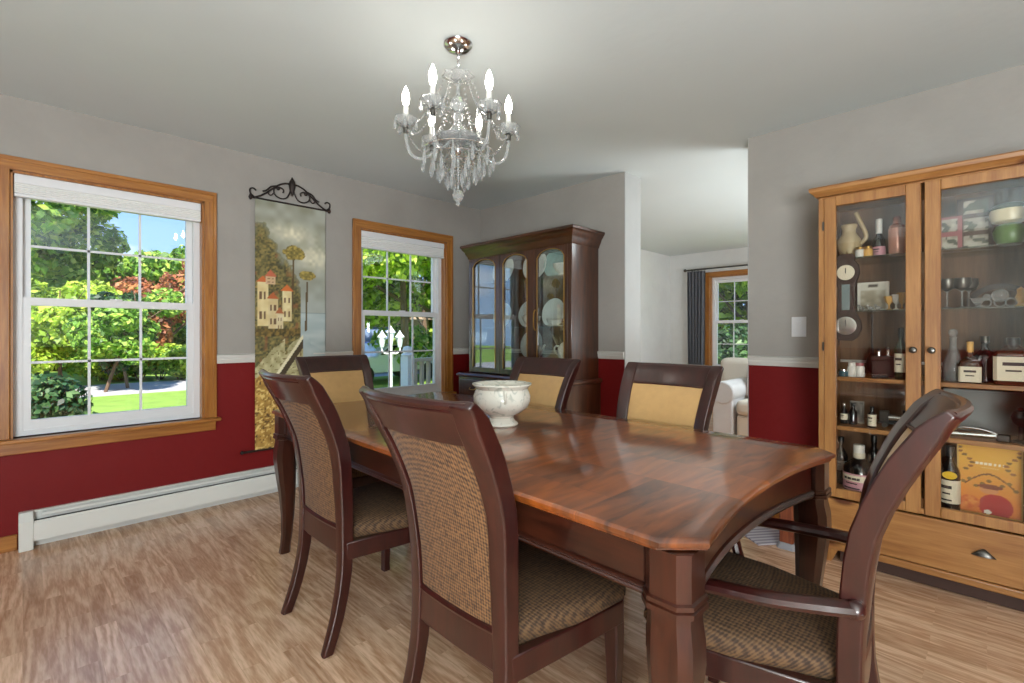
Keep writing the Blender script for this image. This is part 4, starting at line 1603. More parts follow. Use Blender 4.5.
# shelves: two glass, two pine
for z, mat, th, nm in ((1.556, M_SHELFGLASS, 0.007, 'glass_shelf'), (1.283, M_SHELFGLASS, 0.007, 'glass_shelf'), (0.944, M_PINEH, 0.020, 'pine_shelf'), (0.694, M_PINEH, 0.022, 'pine_shelf')):
    x0 = 0.075 if nm == 'glass_shelf' else 0.034
    MB().box(x0, PD - 0.014, -hw + 0.023, hw - 0.023, z - th, z).build(nm, mat, pc, bevel=0.0015)
MB().box(0.03, PD - 0.014, -0.009, 0.009, 0.36, 0.40).build('center_stop', M_PINE, pc)
for sg in (-1, 1):
    ya, yb = sorted((sg * 0.006, sg * 0.389))
    pa, pb = sorted((sg * 0.062, sg * 0.337))
    m = MB()
    m.box(-0.004, 0.020, ya, pa, 0.334, 1.862)
    m.box(-0.004, 0.020, pb, yb, 0.334, 1.862)
    m.box(-0.004, 0.020, pa, pb, 0.334, 0.380)
    m.box(-0.004, 0.020, pa, pb, 1.815, 1.862)
    d = m.build('glass_door', M_PINE, pc, bevel=0.003)
    MB().box(0.008, 0.011, pa - 0.004, pb + 0.004, 0.376, 1.819).build('glass_pane', M_PCGLASS, d)
    m = MB()
    yk = sg * 0.032
    m.lathe([(0, 0), (0.010, 0.0), (0.011, 0.004), (0.006, 0.008), (0.006, 0.016), (0.013, 0.024), (0.015, 0.032), (0.010, 0.040), (0, 0.042)], 14)
    rot = Matrix.Rotation(-PI / 2, 4, 'Y')
    m.v = [tuple(rot @ Vector(p) + Vector((-0.004, yk, 1.090))) for p in m.v]
    m.build('knob', M_PEWTER, d)
    for z in (1.72, 1.10, 0.47):
        MB().box(-0.007, 0.004, sg * 0.392 - 0.004, sg * 0.392 + 0.004, z - 0.022, z + 0.022).build('hinge', M_PEWTER, d)
m = MB()
m.box(-0.004, 0.020, -hw + 0.026, hw - 0.026, 0.103, 0.325)
dr = m.build('drawer', M_PINEH, pc, bevel=0.004)
for yy in (-0.200, 0.200):
    m = MB()

    def cupfn(u, v):
        a = PI * u
        b = PI / 2 * v
        return (-0.004 - 0.022 * math.sin(b) * (0.25 + 0.75 * math.sin(a)), yy + 0.040 * math.cos(a) * (0.45 + 0.55 * math.sin(b)), 0.209 + 0.030 * math.cos(b) * math.sin(a))
    m.quadgrid(cupfn, 16, 8)
    m.build('cup_pull', M_PEWTER, dr)
MB().box(-0.010, PD, -hw - 0.004, hw + 0.004, 0.066, 0.100).build('base_moulding', M_PINEH, pc, bevel=0.006)
for sy in (-1, 1):
    for xa in (0.0, PD - 0.07):
        m = MB()
        a, b = sorted((sy * (hw + 0.002), sy * (hw - 0.085)))
        m.loft([[(xa, a if sy > 0 else a, 0.066), (xa + 0.06, a, 0.066), (xa + 0.06, b, 0.066), (xa, b, 0.066)],
                [(xa + 0.006, a + (0.03 if sy > 0 else 0.004), 0.0), (xa + 0.05, a + (0.03 if sy > 0 else 0.004), 0.0), (xa + 0.05, b - (0.004 if sy > 0 else 0.03), 0.0), (xa + 0.006, b - (0.004 if sy > 0 else 0.03), 0.0)]])
        m.build('foot', M_PINE, pc)
MB().box(0.030, 0.044, -hw + 0.09, hw - 0.09, 0.004, 0.066).build('gap_shade_board', plain('dark gap shade', (58, 32, 20), 0.6), pc)  # dark board added for the shadow in the gap under the cabinet

# ---- things inside the pine cabinet
S1, S2, S3, S4, S5 = 1.556, 1.283, 0.944, 0.694, 0.360
G_MINI = 'bottles in the pine cabinet'
M_BOTG = plain('dark green bottle glass', (24, 44, 26), 0.08, coat=0.6)
M_BOTK = plain('black bottle glass', (20, 17, 18), 0.08, coat=0.6)
M_BOTB = plain('amber bottle glass', (66, 32, 14), 0.08, coat=0.6)
M_LABEL = plain('cream paper label', (226, 216, 192), 0.6, var=0.05)
M_LABELP = plain('pink paper label', (206, 150, 160), 0.6, var=0.1)
M_INK = plain('dark print', (50, 42, 40), 0.6)
M_WHITE = plain('white glaze', (226, 222, 214), 0.35)
M_COPPER = plain('pink copper', (218, 140, 116), 0.25, 0.6)
M_CORK = plain('pale gold cap', (214, 164, 84), 0.5)
M_YEL = plain('yellow seal', (232, 190, 40), 0.4)
M_CLEAR = crystal_mat('clear tableware', (0.95, 0.96, 0.96))
M_BEIGE = plain('beige ceramic', (190, 168, 128), 0.5, var=0.15, vscale=30)
M_DWOOD = plain('dark carved wood', (52, 26, 16), 0.35, coat=0.4, var=0.2)
M_SILVER = plain('silver metal', (210, 208, 204), 0.2, 0.9)
M_GREENC = plain('green glaze', (96, 128, 70), 0.3, var=0.4, vscale=40)
M_GREYB = plain('pale grey board', (150, 154, 152), 0.6, var=0.06)
M_PINKF = plain('dusty pink frame', (156, 96, 98), 0.5)
M_BRNF = plain('dark brown frame', (72, 46, 34), 0.5)


def bottle(loc, R, Hb, mat, label, cap=M_BLACK, lab=M_LABEL, lab_z=(0.18, 0.5), neck=0.3, square=False, rows=2, name='bottle', capl=0.12, shoulder=0.68, group=G_MINI):
    o = thing(name, label, 'bottle', loc, 0.0, group)
    nr = R * neck
    m = MB()
    prof = [(R * 0.9, 0), (R, Hb * 0.02), (R, Hb * (shoulder - 0.1)), (R * 0.9, Hb * (shoulder - 0.04)), (R * 0.55, Hb * (shoulder + 0.04)), (nr, Hb * (shoulder + 0.1)), (nr, Hb * (1 - capl)), (nr * 0.9, Hb * (1 - capl * 0.9))]
    if square:
        m.loft([[(x, y, z) for x, y in leg_section(0, 0, r, r * 0.18)] for r, z in prof])
    else:
        m.lathe(prof, 20)
    m.build('glass_body', mat, o)
    c = MB()
    c.lathe([(0, Hb * (1 - capl)), (nr * 1.2, Hb * (1 - capl)), (nr * 1.25, Hb * 0.985), (nr * 1.1, Hb), (0, Hb)], 16)
    c.build('cap', cap, o)
    if lab:
        l = MB()
        z0, z1 = Hb * lab_z[0], Hb * lab_z[1]
        if square:
            l.loft([[(x, y, z) for x, y in leg_section(0, 0, R * 1.02, R * 0.19)] for z in (z0, z1)], caps=False)
        else:
            l.lathe([(R * 1.015, z0), (R * 1.02, z0 + 0.001), (R * 1.02, z1 - 0.001), (R * 1.015, z1)], 20)
        lb = l.build('paper_label', lab, o)
        ink = MB()
        for k in range(rows):
            zz = z1 - (z1 - z0) * (0.3 + 0.28 * k)
            hh = (z1 - z0) * (0.035 if k else 0.07)
            ww = R * (0.55 if k % 2 == 0 else 0.4)
            if square:
                ink.box(-R * 1.045, -R * 1.0, -ww, ww, zz - hh, zz + hh)
            else:
                a0 = math.atan2(-0.03, -1)
                half = ww / R
                pts = [(R * 1.03 * math.cos(PI + t), R * 1.03 * math.sin(PI + t)) for t in [(-half + 2 * half * i / 6) - 0.35 for i in range(7)]]
                ink.loft([[(x, y, zz - hh) for x, y in pts] + [(x * 0.96, y * 0.96, zz - hh) for x, y in reversed(pts)], [(x, y, zz + hh) for x, y in pts] + [(x * 0.96, y * 0.96, zz + hh) for x, y in reversed(pts)]])
        ink.build('label_print', M_INK, lb)
    return o


def at(px, z, x):
    """y on the plane x for a line of sight through column px (layout helper only)"""
    t = (px - 512) / 482.09
    d = x / (math.cos(YAW) + t * math.sin(YAW))
    return d * math.sin(YAW) - t * d * math.cos(YAW)


# top shelf, left door
o = thing('ceramic_figurine', 'beige ceramic jug figurine at the left end of the top shelf of the pine cabinet', 'figurine', (3.10, at(849, 0, 3.10), S1))
m = MB()
m.lathe([(0.045, 0), (0.05, 0.01), (0.04, 0.03), (0.055, 0.075), (0.052, 0.11), (0.032, 0.14), (0.03, 0.16), (0.038, 0.185), (0.034, 0.19), (0, 0.17)], 20)
m.build('jug_body', M_BEIGE, o)
MB().tube(catmull([(0, -0.045, 0.08), (0, -0.075, 0.12), (0, -0.045, 0.21), (0, -0.03, 0.25)], 6), 0.010, 8).build('handle', M_BEIGE, o)
for k, (px, mat, lab) in enumerate(((860, M_WHITE, 'small white jar beside the beige jug on the top shelf of the pine cabinet'), (868, M_CORK, 'small gold jar before the white necked bottle on the top shelf'))):
    o = thing('small_jar', lab, 'jar', (3.03, at(px, 0, 3.03), S1), 0, 'small jars on the top shelf')
    MB().lathe([(0.018, 0), (0.021, 0.004), (0.021, 0.036), (0.016, 0.042), (0, 0.042)], 16).build('jar_body', mat, o)
    MB().lathe([(0, 0.042), (0.018, 0.042), (0.018, 0.054), (0, 0.056)], 16).build('jar_lid', M_BRASS, o)
bottle((3.10, at(879, 0, 3.10), S1), 0.027, 0.20, M_BOTK, 'dark bottle with white neck on the top shelf of the pine cabinet', M_WHITE, M_LABELP, (0.05, 0.28), 0.42, capl=0.38, shoulder=0.52)
o = thing('cocktail_shaker', 'pink cocktail shaker with copper cap on the top shelf of the pine cabinet', 'shaker', (3.07, at(897, 0, 3.07), S1))
MB().lathe([(0.030, 0), (0.033, 0.004), (0.036, 0.10), (0.036, 0.135), (0, 0.137)], 24).build('shaker_body', plain('pink metal', (222, 168, 150), 0.3, 0.4), o)
MB().lathe([(0.035, 0.136), (0.031, 0.150), (0.017, 0.160), (0.016, 0.188), (0.012, 0.194), (0, 0.195)], 24).build('shaker_cap', M_COPPER, o)
# barometer hung in front of the shelves
o = thing('wall_barometer', 'dark carved banjo barometer hanging upright inside the left door of the pine cabinet', 'barometer', (2.940, at(847, 0, 2.94) + 0.004, 1.13))
m = MB()
prof = []
for z, w in ((0.0, 0.030), (0.02, 0.052), (0.06, 0.066), (0.10, 0.062), (0.14, 0.042), (0.18, 0.036), (0.27, 0.036), (0.30, 0.046), (0.34, 0.058), (0.38, 0.054), (0.405, 0.034), (0.42, 0.040), (0.44, 0.026)):
    prof.append((w, z))
poly = [(w, z) for w, z in prof] + [(-w, z) for w, z in reversed(prof)]
m.loft([[(x, y, z) for y, z in poly] for x in (-0.006, 0.012)])
m.build('case', M_DWOOD, o, bevel=0.003)
for zc, rr, nm in ((0.075, 0.046, 'large_dial'), (0.345, 0.038, 'small_dial')):
    m = MB()
    m.loft([[(x, r_ * math.cos(2 * PI * k / 24), zc + r_ * math.sin(2 * PI * k / 24)) for k in range(24)] for x, r_ in ((-0.006, rr), (-0.012, rr), (-0.013, rr * 0.86))])
    d_ = m.build(nm, M_SILVER if nm == 'large_dial' else M_LABEL, o)
    h_ = MB()
    h_.box(-0.0155, -0.0135, -0.002, 0.002, zc - 0.004, zc + rr * 0.6)
    h_.build('pointer', M_INK, d_)
MB().box(-0.010, -0.004, -0.017, 0.017, 0.155, 0.285).build('mirror_panel', plain('pale mirror', (170, 190, 196), 0.1, 0.7), o)
MB().tube([(0.004, 0, 0.435), (0.02, 0, 0.455), (0.06, 0, 0.426 + 0.0)], 0.002, 6).build('hook', M_BRASS, o)


def sketch_paint(u, v):
    if u < 0.1 or u > 0.9 or v < 0.06 or v > 0.94:
        return (226, 220, 206)
    if v > 0.82 and abs(u - 0.5) < 0.14:
        return (84, 70, 58)
    if v < 0.72:
        return mixc((206, 198, 178), (132, 118, 92), vnoise(u * 6, v * 8, 4) * (1.3 - v))
    return (216, 210, 194)


def card(name, loc, w, h, fn, label, cat, mat, nu=16, nv=20, depth=0.018, tilt=0.0, group=None, frame=0.0):
    o = thing(name, label, cat, loc, 0, group)
    MB().box(0, depth, -w / 2, w / 2, 0, h).build('frame_body' if cat == 'picture' else 'cover_board', mat, o, bevel=0.0015)
    painted('printed_face', fn, nu, nv, lambda u, v: (-0.0012, w / 2 - frame - (w - 2 * frame) * u, frame + (h - 2 * frame) * v), o, M_PRINT)
    return o


card('framed_sketch', (3.16, at(873, 0, 3.16), S2), 0.135, 0.155, sketch_paint, 'white framed sketch standing on the lower glass shelf behind the left door', 'picture', M_WHITE)
for k, px in enumerate((889, 896, 902)):
    o = thing('shell_cup', ('small gold shell cup next to the framed sketch', 'small gold shell cup in the middle of three on the glass shelf', 'small gold shell cup close to the middle door stiles')[k], 'cup', (3.07, at(px, 0, 3.07), S2), 0, 'gold shell cups on the glass shelf')
    MB().lathe([(0.012, 0), (0.013, 0.004), (0.004, 0.010), (0.004, 0.028), (0.016, 0.045), (0.022, 0.07 + 0.008 * k), (0.020, 0.07 + 0.008 * k), (0.008, 0.04), (0, 0.036)], 14, lobes=5, amp=0.1).build('cup_bowl', M_CORK if k != 1 else M_WHITE, o)
for k, px in enumerate((861, 870, 878)):
    o = thing('crystal_animal', ('small clear crystal ornament before the left of the framed sketch', 'small clear crystal ornament before the middle of the framed sketch', 'small clear crystal ornament before the right of the framed sketch')[k], 'ornament', (3.06, at(px, 0, 3.06), S2), 0, 'crystal ornaments before the framed sketch')
    m = MB()
    m.sphere((0, 0, 0.012), 0.012, 8, 5)
    m.sphere((0, 0.010, 0.026), 0.007, 8, 5)
    m.sphere((0, -0.012, 0.012), 0.006, 6, 4)
    m.build('crystal_body', M_CLEAR, o)
o = thing('wooden_spoon', 'dark wooden love spoon hanging below the lower glass shelf behind the left door', 'spoon', (3.24, at(872, 0, 3.24), S3 + 0.002))
m = MB()
m.tube([(0, 0, 0.10), (0, 0, 0.16), (0, 0, 0.24), (0, 0, 0.325)], [0.010, 0.005, 0.0045, 0.007], 8)
m.lathe([(0, 0.0), (0.018, 0.012), (0.028, 0.05), (0.024, 0.085), (0.008, 0.115), (0, 0.118)], 14)
m.build('spoon_body', M_DWOOD, o)
# pine shelf, left door
for k, px in enumerate((852, 860)):
    o = thing('spice_jar', ('white jar standing left of its twin on the upper pine shelf', 'white jar standing right of its twin on the upper pine shelf')[k], 'jar', (3.0, at(px, 0, 3.0), S3), 0, 'white jars on the upper pine shelf')
    MB().lathe([(0.018, 0), (0.020, 0.003), (0.020, 0.050), (0.016, 0.056), (0, 0.057)], 18).build('jar_body', M_WHITE, o)
    MB().lathe([(0, 0.056), (0.0165, 0.056), (0.0165, 0.072), (0, 0.073)], 18).build('jar_lid', M_PINKF if k else M_WHITE, o)
o = thing('teal_tin', 'small teal tin beside the white jars on the upper pine shelf', 'tin', (2.99, at(843.5, 0, 2.99), S3))
MB().lathe([(0.020, 0), (0.021, 0.002), (0.021, 0.028), (0, 0.029)], 18).build('tin_body', plain('teal tin paint', (60, 96, 108), 0.35), o)
MB().lathe([(0.0, 0.029), (0.022, 0.0285), (0.022, 0.036), (0, 0.037)], 18).build('tin_lid', M_SILVER, o)
o = thing('wooden_box', 'dark wooden box on the upper pine shelf behind the left door', 'box', (3.12, at(887, 0, 3.12), S3))
MB().box(-0.05, 0.05, -0.058, 0.058, 0, 0.085).build('box_body', M_DWOOD, o, bevel=0.003)
MB().box(-0.053, 0.053, -0.061, 0.061, 0.085, 0.105).build('box_lid', M_DWOOD, o, bevel=0.003)
for k, (dy, hh) in enumerate(((0.022, 0.040), (-0.016, 0.048))):
    o = thing('silver_shaker', ('small silver shaker on the left of the dark wooden box lid', 'taller silver shaker on the right of the dark wooden box lid')[k], 'shaker', (3.10, at(884, 0, 3.10) + dy, S3 + 0.105), 0, 'silver shakers on the wooden box')
    MB().lathe([(0.010, 0), (0.011, 0.003), (0.008, hh * 0.4), (0.010, hh * 0.7), (0, hh * 0.72)], 12).build('shaker_body', M_SILVER, o)
    MB().lathe([(0.010, hh * 0.7), (0.009, hh * 0.85), (0.004, hh), (0, hh)], 12).build('shaker_top', M_PEWTER, o)
bottle((2.99, at(901, 0, 2.99), S3), 0.026, 0.25, M_BOTG, 'tall green wine bottle with white label beside the middle door stiles', M_BOTK, M_LABEL, (0.14, 0.50), 0.36, capl=0.2)
o = thing('pocket_knife', 'small dark folding knife lying before the wooden box on the upper pine shelf', 'knife', (2.99, at(880, 0, 2.99), S3), 0.5)
MB().box(-0.008, 0.008, -0.035, 0.035, 0, 0.014).build('knife_handle', M_BLACK, o, bevel=0.004)
MB().box(-0.006, 0.006, -0.03, 0.036, 0.014, 0.018).build('folded_blade', M_SILVER, o, bevel=0.001)
# second pine shelf, left door
bottle((3.03, at(844, 0, 3.03), S4), 0.017, 0.105, M_BOTK, 'miniature dark bottle at the left end of the lower pine shelf', M_SILVER, M_LABEL, (0.2, 0.5), 0.4)
bottle((3.03, at(853, 0, 3.03), S4), 0.019, 0.11, M_BOTK, 'miniature black bottle before the small picture card on the lower pine shelf', M_BLACK, None, (0.2, 0.5), 0.4)


def bwphoto(u, v):
    if u < 0.08 or u > 0.92 or v < 0.06 or v > 0.94:
        return (150, 140, 128)
    return mixc((60, 54, 50), (140, 132, 122), vnoise(u * 5, v * 6, 7))


card('picture_card', (3.09, at(857, 0, 3.09), S4), 0.062, 0.115, bwphoto, 'small grey picture card behind the miniature bottles on the lower pine shelf', 'picture', M_BRNF, 10, 14, 0.006)
bottle((3.0, at(872, 0, 3.0), S4), 0.018, 0.105, M_BOTK, 'miniature bottle with white label alone on the lower pine shelf', M_BLACK, M_LABEL, (0.08, 0.62), 0.4)
o = thing('model_locomotive', 'small dark silver model locomotive on the lower pine shelf behind the left door', 'model', (3.06, at(894, 0, 3.06), S4))
m = MB()
m.box(-0.02, 0.02, -0.06, 0.06, 0.018, 0.03)
m.build('chassis', M_BLACK, o)
m = MB()
m.tube([(0, -0.055, 0.048), (0, 0.02, 0.048)], 0.019, 12)
m.build('boiler', M_SILVER, o)
MB().box(-0.02, 0.02, 0.02, 0.058, 0.03, 0.082).build('cab', M_PEWTER, o, bevel=0.003)
for yy in (-0.04, -0.01, 0.035):
    m = MB()
    m.tube([(-0.022, yy, 0.012), (0.022, yy, 0.012)], 0.012, 12)
    m.build('wheel_set', M_PEWTER, o)
MB().lathe([(0.006, 0.06), (0.006, 0.085), (0.009, 0.09), (0, 0.09)], 10, (0, -0.04, 0)).build('funnel', M_BLACK, o)
# bottom, left door
o = bottle((3.02, at(859, 0, 3.02), S5), 0.068, 0.235, M_BOTK, 'wide round black bottle with pink and white label on the cabinet floor', M_WHITE, M_LABELP, (0.04, 0.40), 0.30, capl=0.18, shoulder=0.60, rows=3)
m = MB()
m.lathe([(0.0695, 0.055), (0.0700, 0.056), (0.0700, 0.085), (0.0695, 0.086)], 20)
m.build('white_band', M_LABEL, o)
m = MB()
m.lathe([(0.022, 0.165), (0.026, 0.170), (0.026, 0.192), (0.022, 0.196)], 16)
m.build('neck_tag', M_LABEL, o)
bottle((3.10, at(841, 0, 3.10), S5), 0.032, 0.25, M_BOTK, 'dark slim bottle left of the wide round bottle on the cabinet floor', M_BLACK, plain('dim grey label', (84, 78, 74), 0.6), (0.3, 0.5), 0.35)
bottle((3.14, at(874, 0, 3.14), S5), 0.033, 0.27, M_BOTK, 'tall dark bottle right of the wide round bottle on the cabinet floor', M_BLACK, plain('dim brown label', (74, 56, 48), 0.6), (0.2, 0.45), 0.35)
bottle((3.10, at(895, 0, 3.10), S5), 0.033, 0.25, M_BOTB, 'amber bottle beside the middle door stiles on the cabinet floor', M_BLACK, None, (0.2, 0.45), 0.35)


# right door, top shelf: two photo boxes and a lidded jar
def photos(n, ground):
    def fn(u, v):
        k = int(v * n)
        fv = v * n - k
        if 0.2 < u < 0.84 and 0.12 < fv < 0.86:
            return mixc((150, 142, 126), (206, 200, 186), vnoise(u * 6 + k * 9, fv * 6, k)) if vnoise(u * 5, fv * 5 + k * 7, 11) > 0.42 else (82, 84, 70)
        return ground
    return fn


card('photo_box', (3.10, at(949, 0, 3.10), S1), 0.092, 0.165, photos(2, (158, 96, 98)), 'dusty pink photo box with two pictures on the top shelf behind the right door', 'picture', M_PINKF, 20, 36, 0.05)
card('photo_box', (3.12, at(975, 0, 3.12), S1), 0.125, 0.245, photos(3, (72, 46, 34)), 'dark brown photo box with three pictures on the top shelf behind the right door', 'picture', M_BRNF, 24, 48, 0.05)
o = thing('ceramic_jar', 'round cream and green lidded ceramic jar on the top glass shelf', 'jar', (3.06, at(1008, 0, 3.06) - 0.006, S1))
m = MB()
m.lathe([(0.035, 0), (0.04, 0.006), (0.052, 0.03), (0.056, 0.06), (0.046, 0.085), (0.030, 0.095), (0, 0.096)], 24)
m.build('jar_body', M_GREENC, o)
m = MB()
m.lathe([(0.034, 0.095), (0.060, 0.105), (0.068, 0.13), (0.064, 0.16), (0.045, 0.175), (0.0, 0.178)], 24)
m.build('jar_top', plain('cream glaze', (214, 200, 158), 0.3), o)
m = MB()
m.lathe([(0.066, 0.156), (0.068, 0.160), (0.052, 0.178), (0.03, 0.186), (0, 0.188)], 24)
m.build('jar_lid', plain('dark green glaze', (56, 70, 44), 0.3), o)


def goblet(loc, label):
    o = thing('stem_glass', label, 'glass', loc, 0, 'stem glasses in the pine cabinet')
    MB().lathe([(0.0, 0.0), (0.028, 0.001), (0.026, 0.004), (0.004, 0.010), (0.0035, 0.075), (0.010, 0.084), (0, 0.085)], 20).build('stem', M_CLEAR, o)
    MB().lathe([(0.006, 0.083), (0.026, 0.094), (0.034, 0.115), (0.032, 0.140), (0.030, 0.140), (0.031, 0.115), (0.022, 0.098), (0, 0.092)], 20).build('bowl', M_PEWTER, o)
    return o


goblet((3.06, at(947, 0, 3.06), S2), 'smoky bowled stem glass next to the right door stile on the glass shelf')
goblet((3.06, at(962, 0, 3.06), S2), 'smoky bowled stem glass between its twin and the small crystal bowl')
goblet((3.13, at(969, 0, 3.13), S2), 'smoky bowled stem glass set back behind its twins on the glass shelf')
o = thing('crystal_dish', 'small clear crystal dish on the lower glass shelf behind the right door', 'dish', (3.05, at(978, 0, 3.05), S2))
MB().lathe([(0.012, 0), (0.014, 0.004), (0.008, 0.010), (0.022, 0.030), (0.028, 0.044), (0.025, 0.044), (0.015, 0.02), (0, 0.014)], 18, lobes=6, amp=0.08).build('dish_body', M_CLEAR, o)
o = thing('crystal_carriage', 'clear crystal carriage ornament on the lower glass shelf behind the right door', 'ornament', (3.05, at(1000, 0, 3.05), S2))
m = MB()
m.sphere((0, 0.0, 0.052), 0.030, 10, 6)
m.sphere((0, 0.042, 0.045), 0.016, 8, 5)
m.build('carriage_body', M_CLEAR, o)
for yy in (0.045, 0.0, -0.035):
    m = MB()
    m.tube([(-0.005, yy + 0.018 * math.cos(a), 0.021 + 0.018 * math.sin(a)) for a in [2 * PI * i / 14 for i in range(14)]], 0.003, 6, closed=True)
    m.build('wheel', M_CLEAR, o)
o = thing('gold_figurine', 'small gold figurine right of the crystal carriage on the glass shelf', 'figurine', (3.05, at(1021, 0, 3.05), S2))
MB().lathe([(0.018, 0), (0.02, 0.005), (0.010, 0.015), (0.020, 0.04), (0.012, 0.06), (0.014, 0.075), (0, 0.088)], 14).build('figure_body', M_CORK, o)
o = thing('wooden_arch', 'dark curved wooden sign standing behind the crystal carriage', 'sign', (3.24, at(1000, 0, 3.24), S2))
m = MB()
A = [PI * (0.18 + 0.64 * k / 16) for k in range(17)]
lo = [[(x, 0.115 * math.cos(a) * s_, 0.115 * math.sin(a) * s_) for s_ in (1.0, 1.2)] for a in A for x in (0,)]
m.loft([[(0, 0.115 * math.cos(a), -0.035 + 0.13 * math.sin(a)), (0.01, 0.115 * math.cos(a), -0.035 + 0.13 * math.sin(a)), (0.01, 0.135 * math.cos(a), -0.035 + 0.155 * math.sin(a)), (0, 0.135 * math.cos(a), -0.035 + 0.155 * math.sin(a))] for a in A])
m.box(0, 0.01, -0.115, -0.085, 0, 0.05)
m.box(0, 0.01, 0.085, 0.115, 0, 0.05)
m.build('arch_board', M_DWOOD, o)
# right door, upper pine shelf
o = thing('glass_decanter', 'tall clear glass decanter next to the right door stile on the upper pine shelf', 'decanter', (3.03, at(953, 0, 3.03), S3))
MB().lathe([(0.034, 0), (0.037, 0.005), (0.037, 0.08), (0.022, 0.13), (0.013, 0.16), (0.013, 0.20), (0.018, 0.206), (0.014, 0.206), (0.009, 0.16), (0.03, 0.08), (0.03, 0.01), (0, 0.008)], 20).build('decanter_body', M_CLEAR, o)
MB().lathe([(0.008, 0.19), (0.010, 0.208), (0.018, 0.222), (0.014, 0.238), (0, 0.244)], 14).build('stopper', M_CLEAR, o)
bottle((2.995, at(970, 0, 2.995), S3), 0.037, 0.185, M_BOTB, 'squat amber bottle with white label and gold stopper on the upper pine shelf', M_CORK, M_LABEL, (0.03, 0.40), 0.26, square=True, capl=0.26, shoulder=0.56)
bottle((3.09, at(985, 0, 3.09), S3), 0.046, 0.21, M_BOTK, 'round dark bottle between the squat amber bottle and the large square bottle', M_PEWTER, None, (0.2, 0.4), 0.28, capl=0.14, shoulder=0.62)
bottle((3.0, at(1013, 0, 3.0), S3), 0.060, 0.205, M_BOTB, 'large square bottle with cream label and dark stopper on the upper pine shelf', M_BLACK, M_LABEL, (0.10, 0.60), 0.30, square=True, capl=0.18, shoulder=0.74)
# right door, lower pine shelf
o = thing('grey_box', 'pale grey box lid leaning at the back of the lower pine shelf', 'box', (3.22, at(990, 0, 3.22), S4))
MB().box(0, 0.035, -0.165, 0.165, 0, 0.20).build('box_body', M_GREYB, o, bevel=0.003)
MB().box(-0.004, 0.0, -0.155, 0.155, 0.01, 0.19).build('box_face', M_GREYB, o, bevel=0.001)
o = thing('bar_tool', 'chrome lever bar tool lying on the lower pine shelf behind the right door', 'bar tool', (3.00, at(974, 0, 3.00), S4))
m = MB()
m.tube([(0, 0.10, 0.012), (0, -0.075, 0.020)], 0.011, 10)
m.build('tool_body', M_CHROME, o)
m = MB()
m.tube(catmull([(0, 0.075, 0.02), (-0.002, 0.04, 0.045), (0, -0.03, 0.042), (0, -0.09, 0.020)], 6), 0.006, 8)
m.build('lever', M_CHROME, o)
m = MB()
m.box(-0.015, 0.015, -0.115, -0.07, 0.0, 0.032)
m.build('jaw', M_BLACK, o, bevel=0.006)
o = thing('black_stand', 'black round headed stand at the right end of the lower pine shelf', 'stand', (3.02, at(1018, 0, 3.02) - 0.01, S4))
MB().lathe([(0.035, 0), (0.036, 0.006), (0.010, 0.014), (0.009, 0.07), (0.026, 0.085), (0.034, 0.11), (0.024, 0.135), (0, 0.14)], 18).build('stand_body', M_BLACK, o)
MB().lathe([(0.012, 0.138), (0.014, 0.146), (0.006, 0.152), (0, 0.153)], 12).build('stand_cap', M_PEWTER, o)
# cabinet floor, right door
o = bottle((2.985, at(950, 0, 2.985), S5), 0.036, 0.29, M_BOTK, 'dark rum bottle with yellow seal and white label on the cabinet floor', M_BLACK, M_LABEL, (0.12, 0.48), 0.36, capl=0.16, rows=3)
m = MB()
m.loft([[(-0.0375 * f - 0.0005, 0.026 * math.cos(2 * PI * k / 18), 0.163 + 0.017 * math.sin(2 * PI * k / 18)) for k in range(18)] for f in (0.85, 1.02)])
m.build('yellow_seal', M_YEL, o)


def cover_paint(u, v):
    """orange and yellow cover: sprays of leaves over a red dressed figure shape and fruit"""
    c = mixc((216, 118, 46), (226, 172, 62), v * 1.3)
    if v > 0.80 and abs(u - 0.5) < 0.3 and abs(v - 0.765 - 0.0) < 0.0:
        c = (240, 230, 200)
    # title strip
    if 0.70 < v < 0.735 and 0.26 < u < 0.76 and (int(u * 44) % 3 != 0):
        c = (244, 236, 208)
    if 0.66 < v < 0.675 and 0.38 < u < 0.64 and (int(u * 60) % 2 == 0):
        c = (240, 216, 150)
    # branches
    for k, (x0, y0, sx) in enumerate(((0.12, 0.62, 1), (0.88, 0.62, -1))):
        for j in range(7):
            t = j / 6
            bx = x0 + sx * (0.02 + 0.10 * math.sin(t * 5))
            by = y0 + 0.30 * t
            if ((u - bx) / 0.045) ** 2 + ((v - by) / 0.018) ** 2 < 1:
                c = (146, 92, 38) if (j + k) % 2 else (120, 92, 40)
    if abs(v - (0.47 + 0.11 * math.cos((u - 0.5) * 5.5))) < 0.012 and 0.12 < u < 0.88:
        c = (110, 72, 34)
    for j in range(9):
        bx, by = 0.1 + 0.1 * j, 0.44 + 0.05 * math.sin(j * 2.1)
        if ((u - bx) / 0.04) ** 2 + ((v - by) / 0.02) ** 2 < 1:
            c = (132, 104, 48)
    # red dress shape with pale face
    if ((u - 0.60) / 0.26) ** 2 + ((v - 0.14) / 0.17) ** 2 < 1:
        c = (168, 34, 34)
    if ((u - 0.50) / 0.15) ** 2 + ((v - 0.36) / 0.055) ** 2 < 1:
        c = (206, 140, 88)
    if ((u - 0.52) / 0.19) ** 2 + ((v - 0.405) / 0.035) ** 2 < 1:
        c = (128, 66, 40)
    if ((u - 0.2) / 0.16) ** 2 + ((v - 0.15) / 0.10) ** 2 < 1:
        c = mixc((226, 150, 70), (196, 92, 40), vnoise(u * 20, v * 30, 3))
    if ((u - 0.48) / 0.06) ** 2 + ((v - 0.05) / 0.03) ** 2 < 1:
        c = (230, 226, 214)
    if u < 0.03 or u > 0.97 or v < 0.02 or v > 0.985:
        c = (206, 166, 90)
    return c


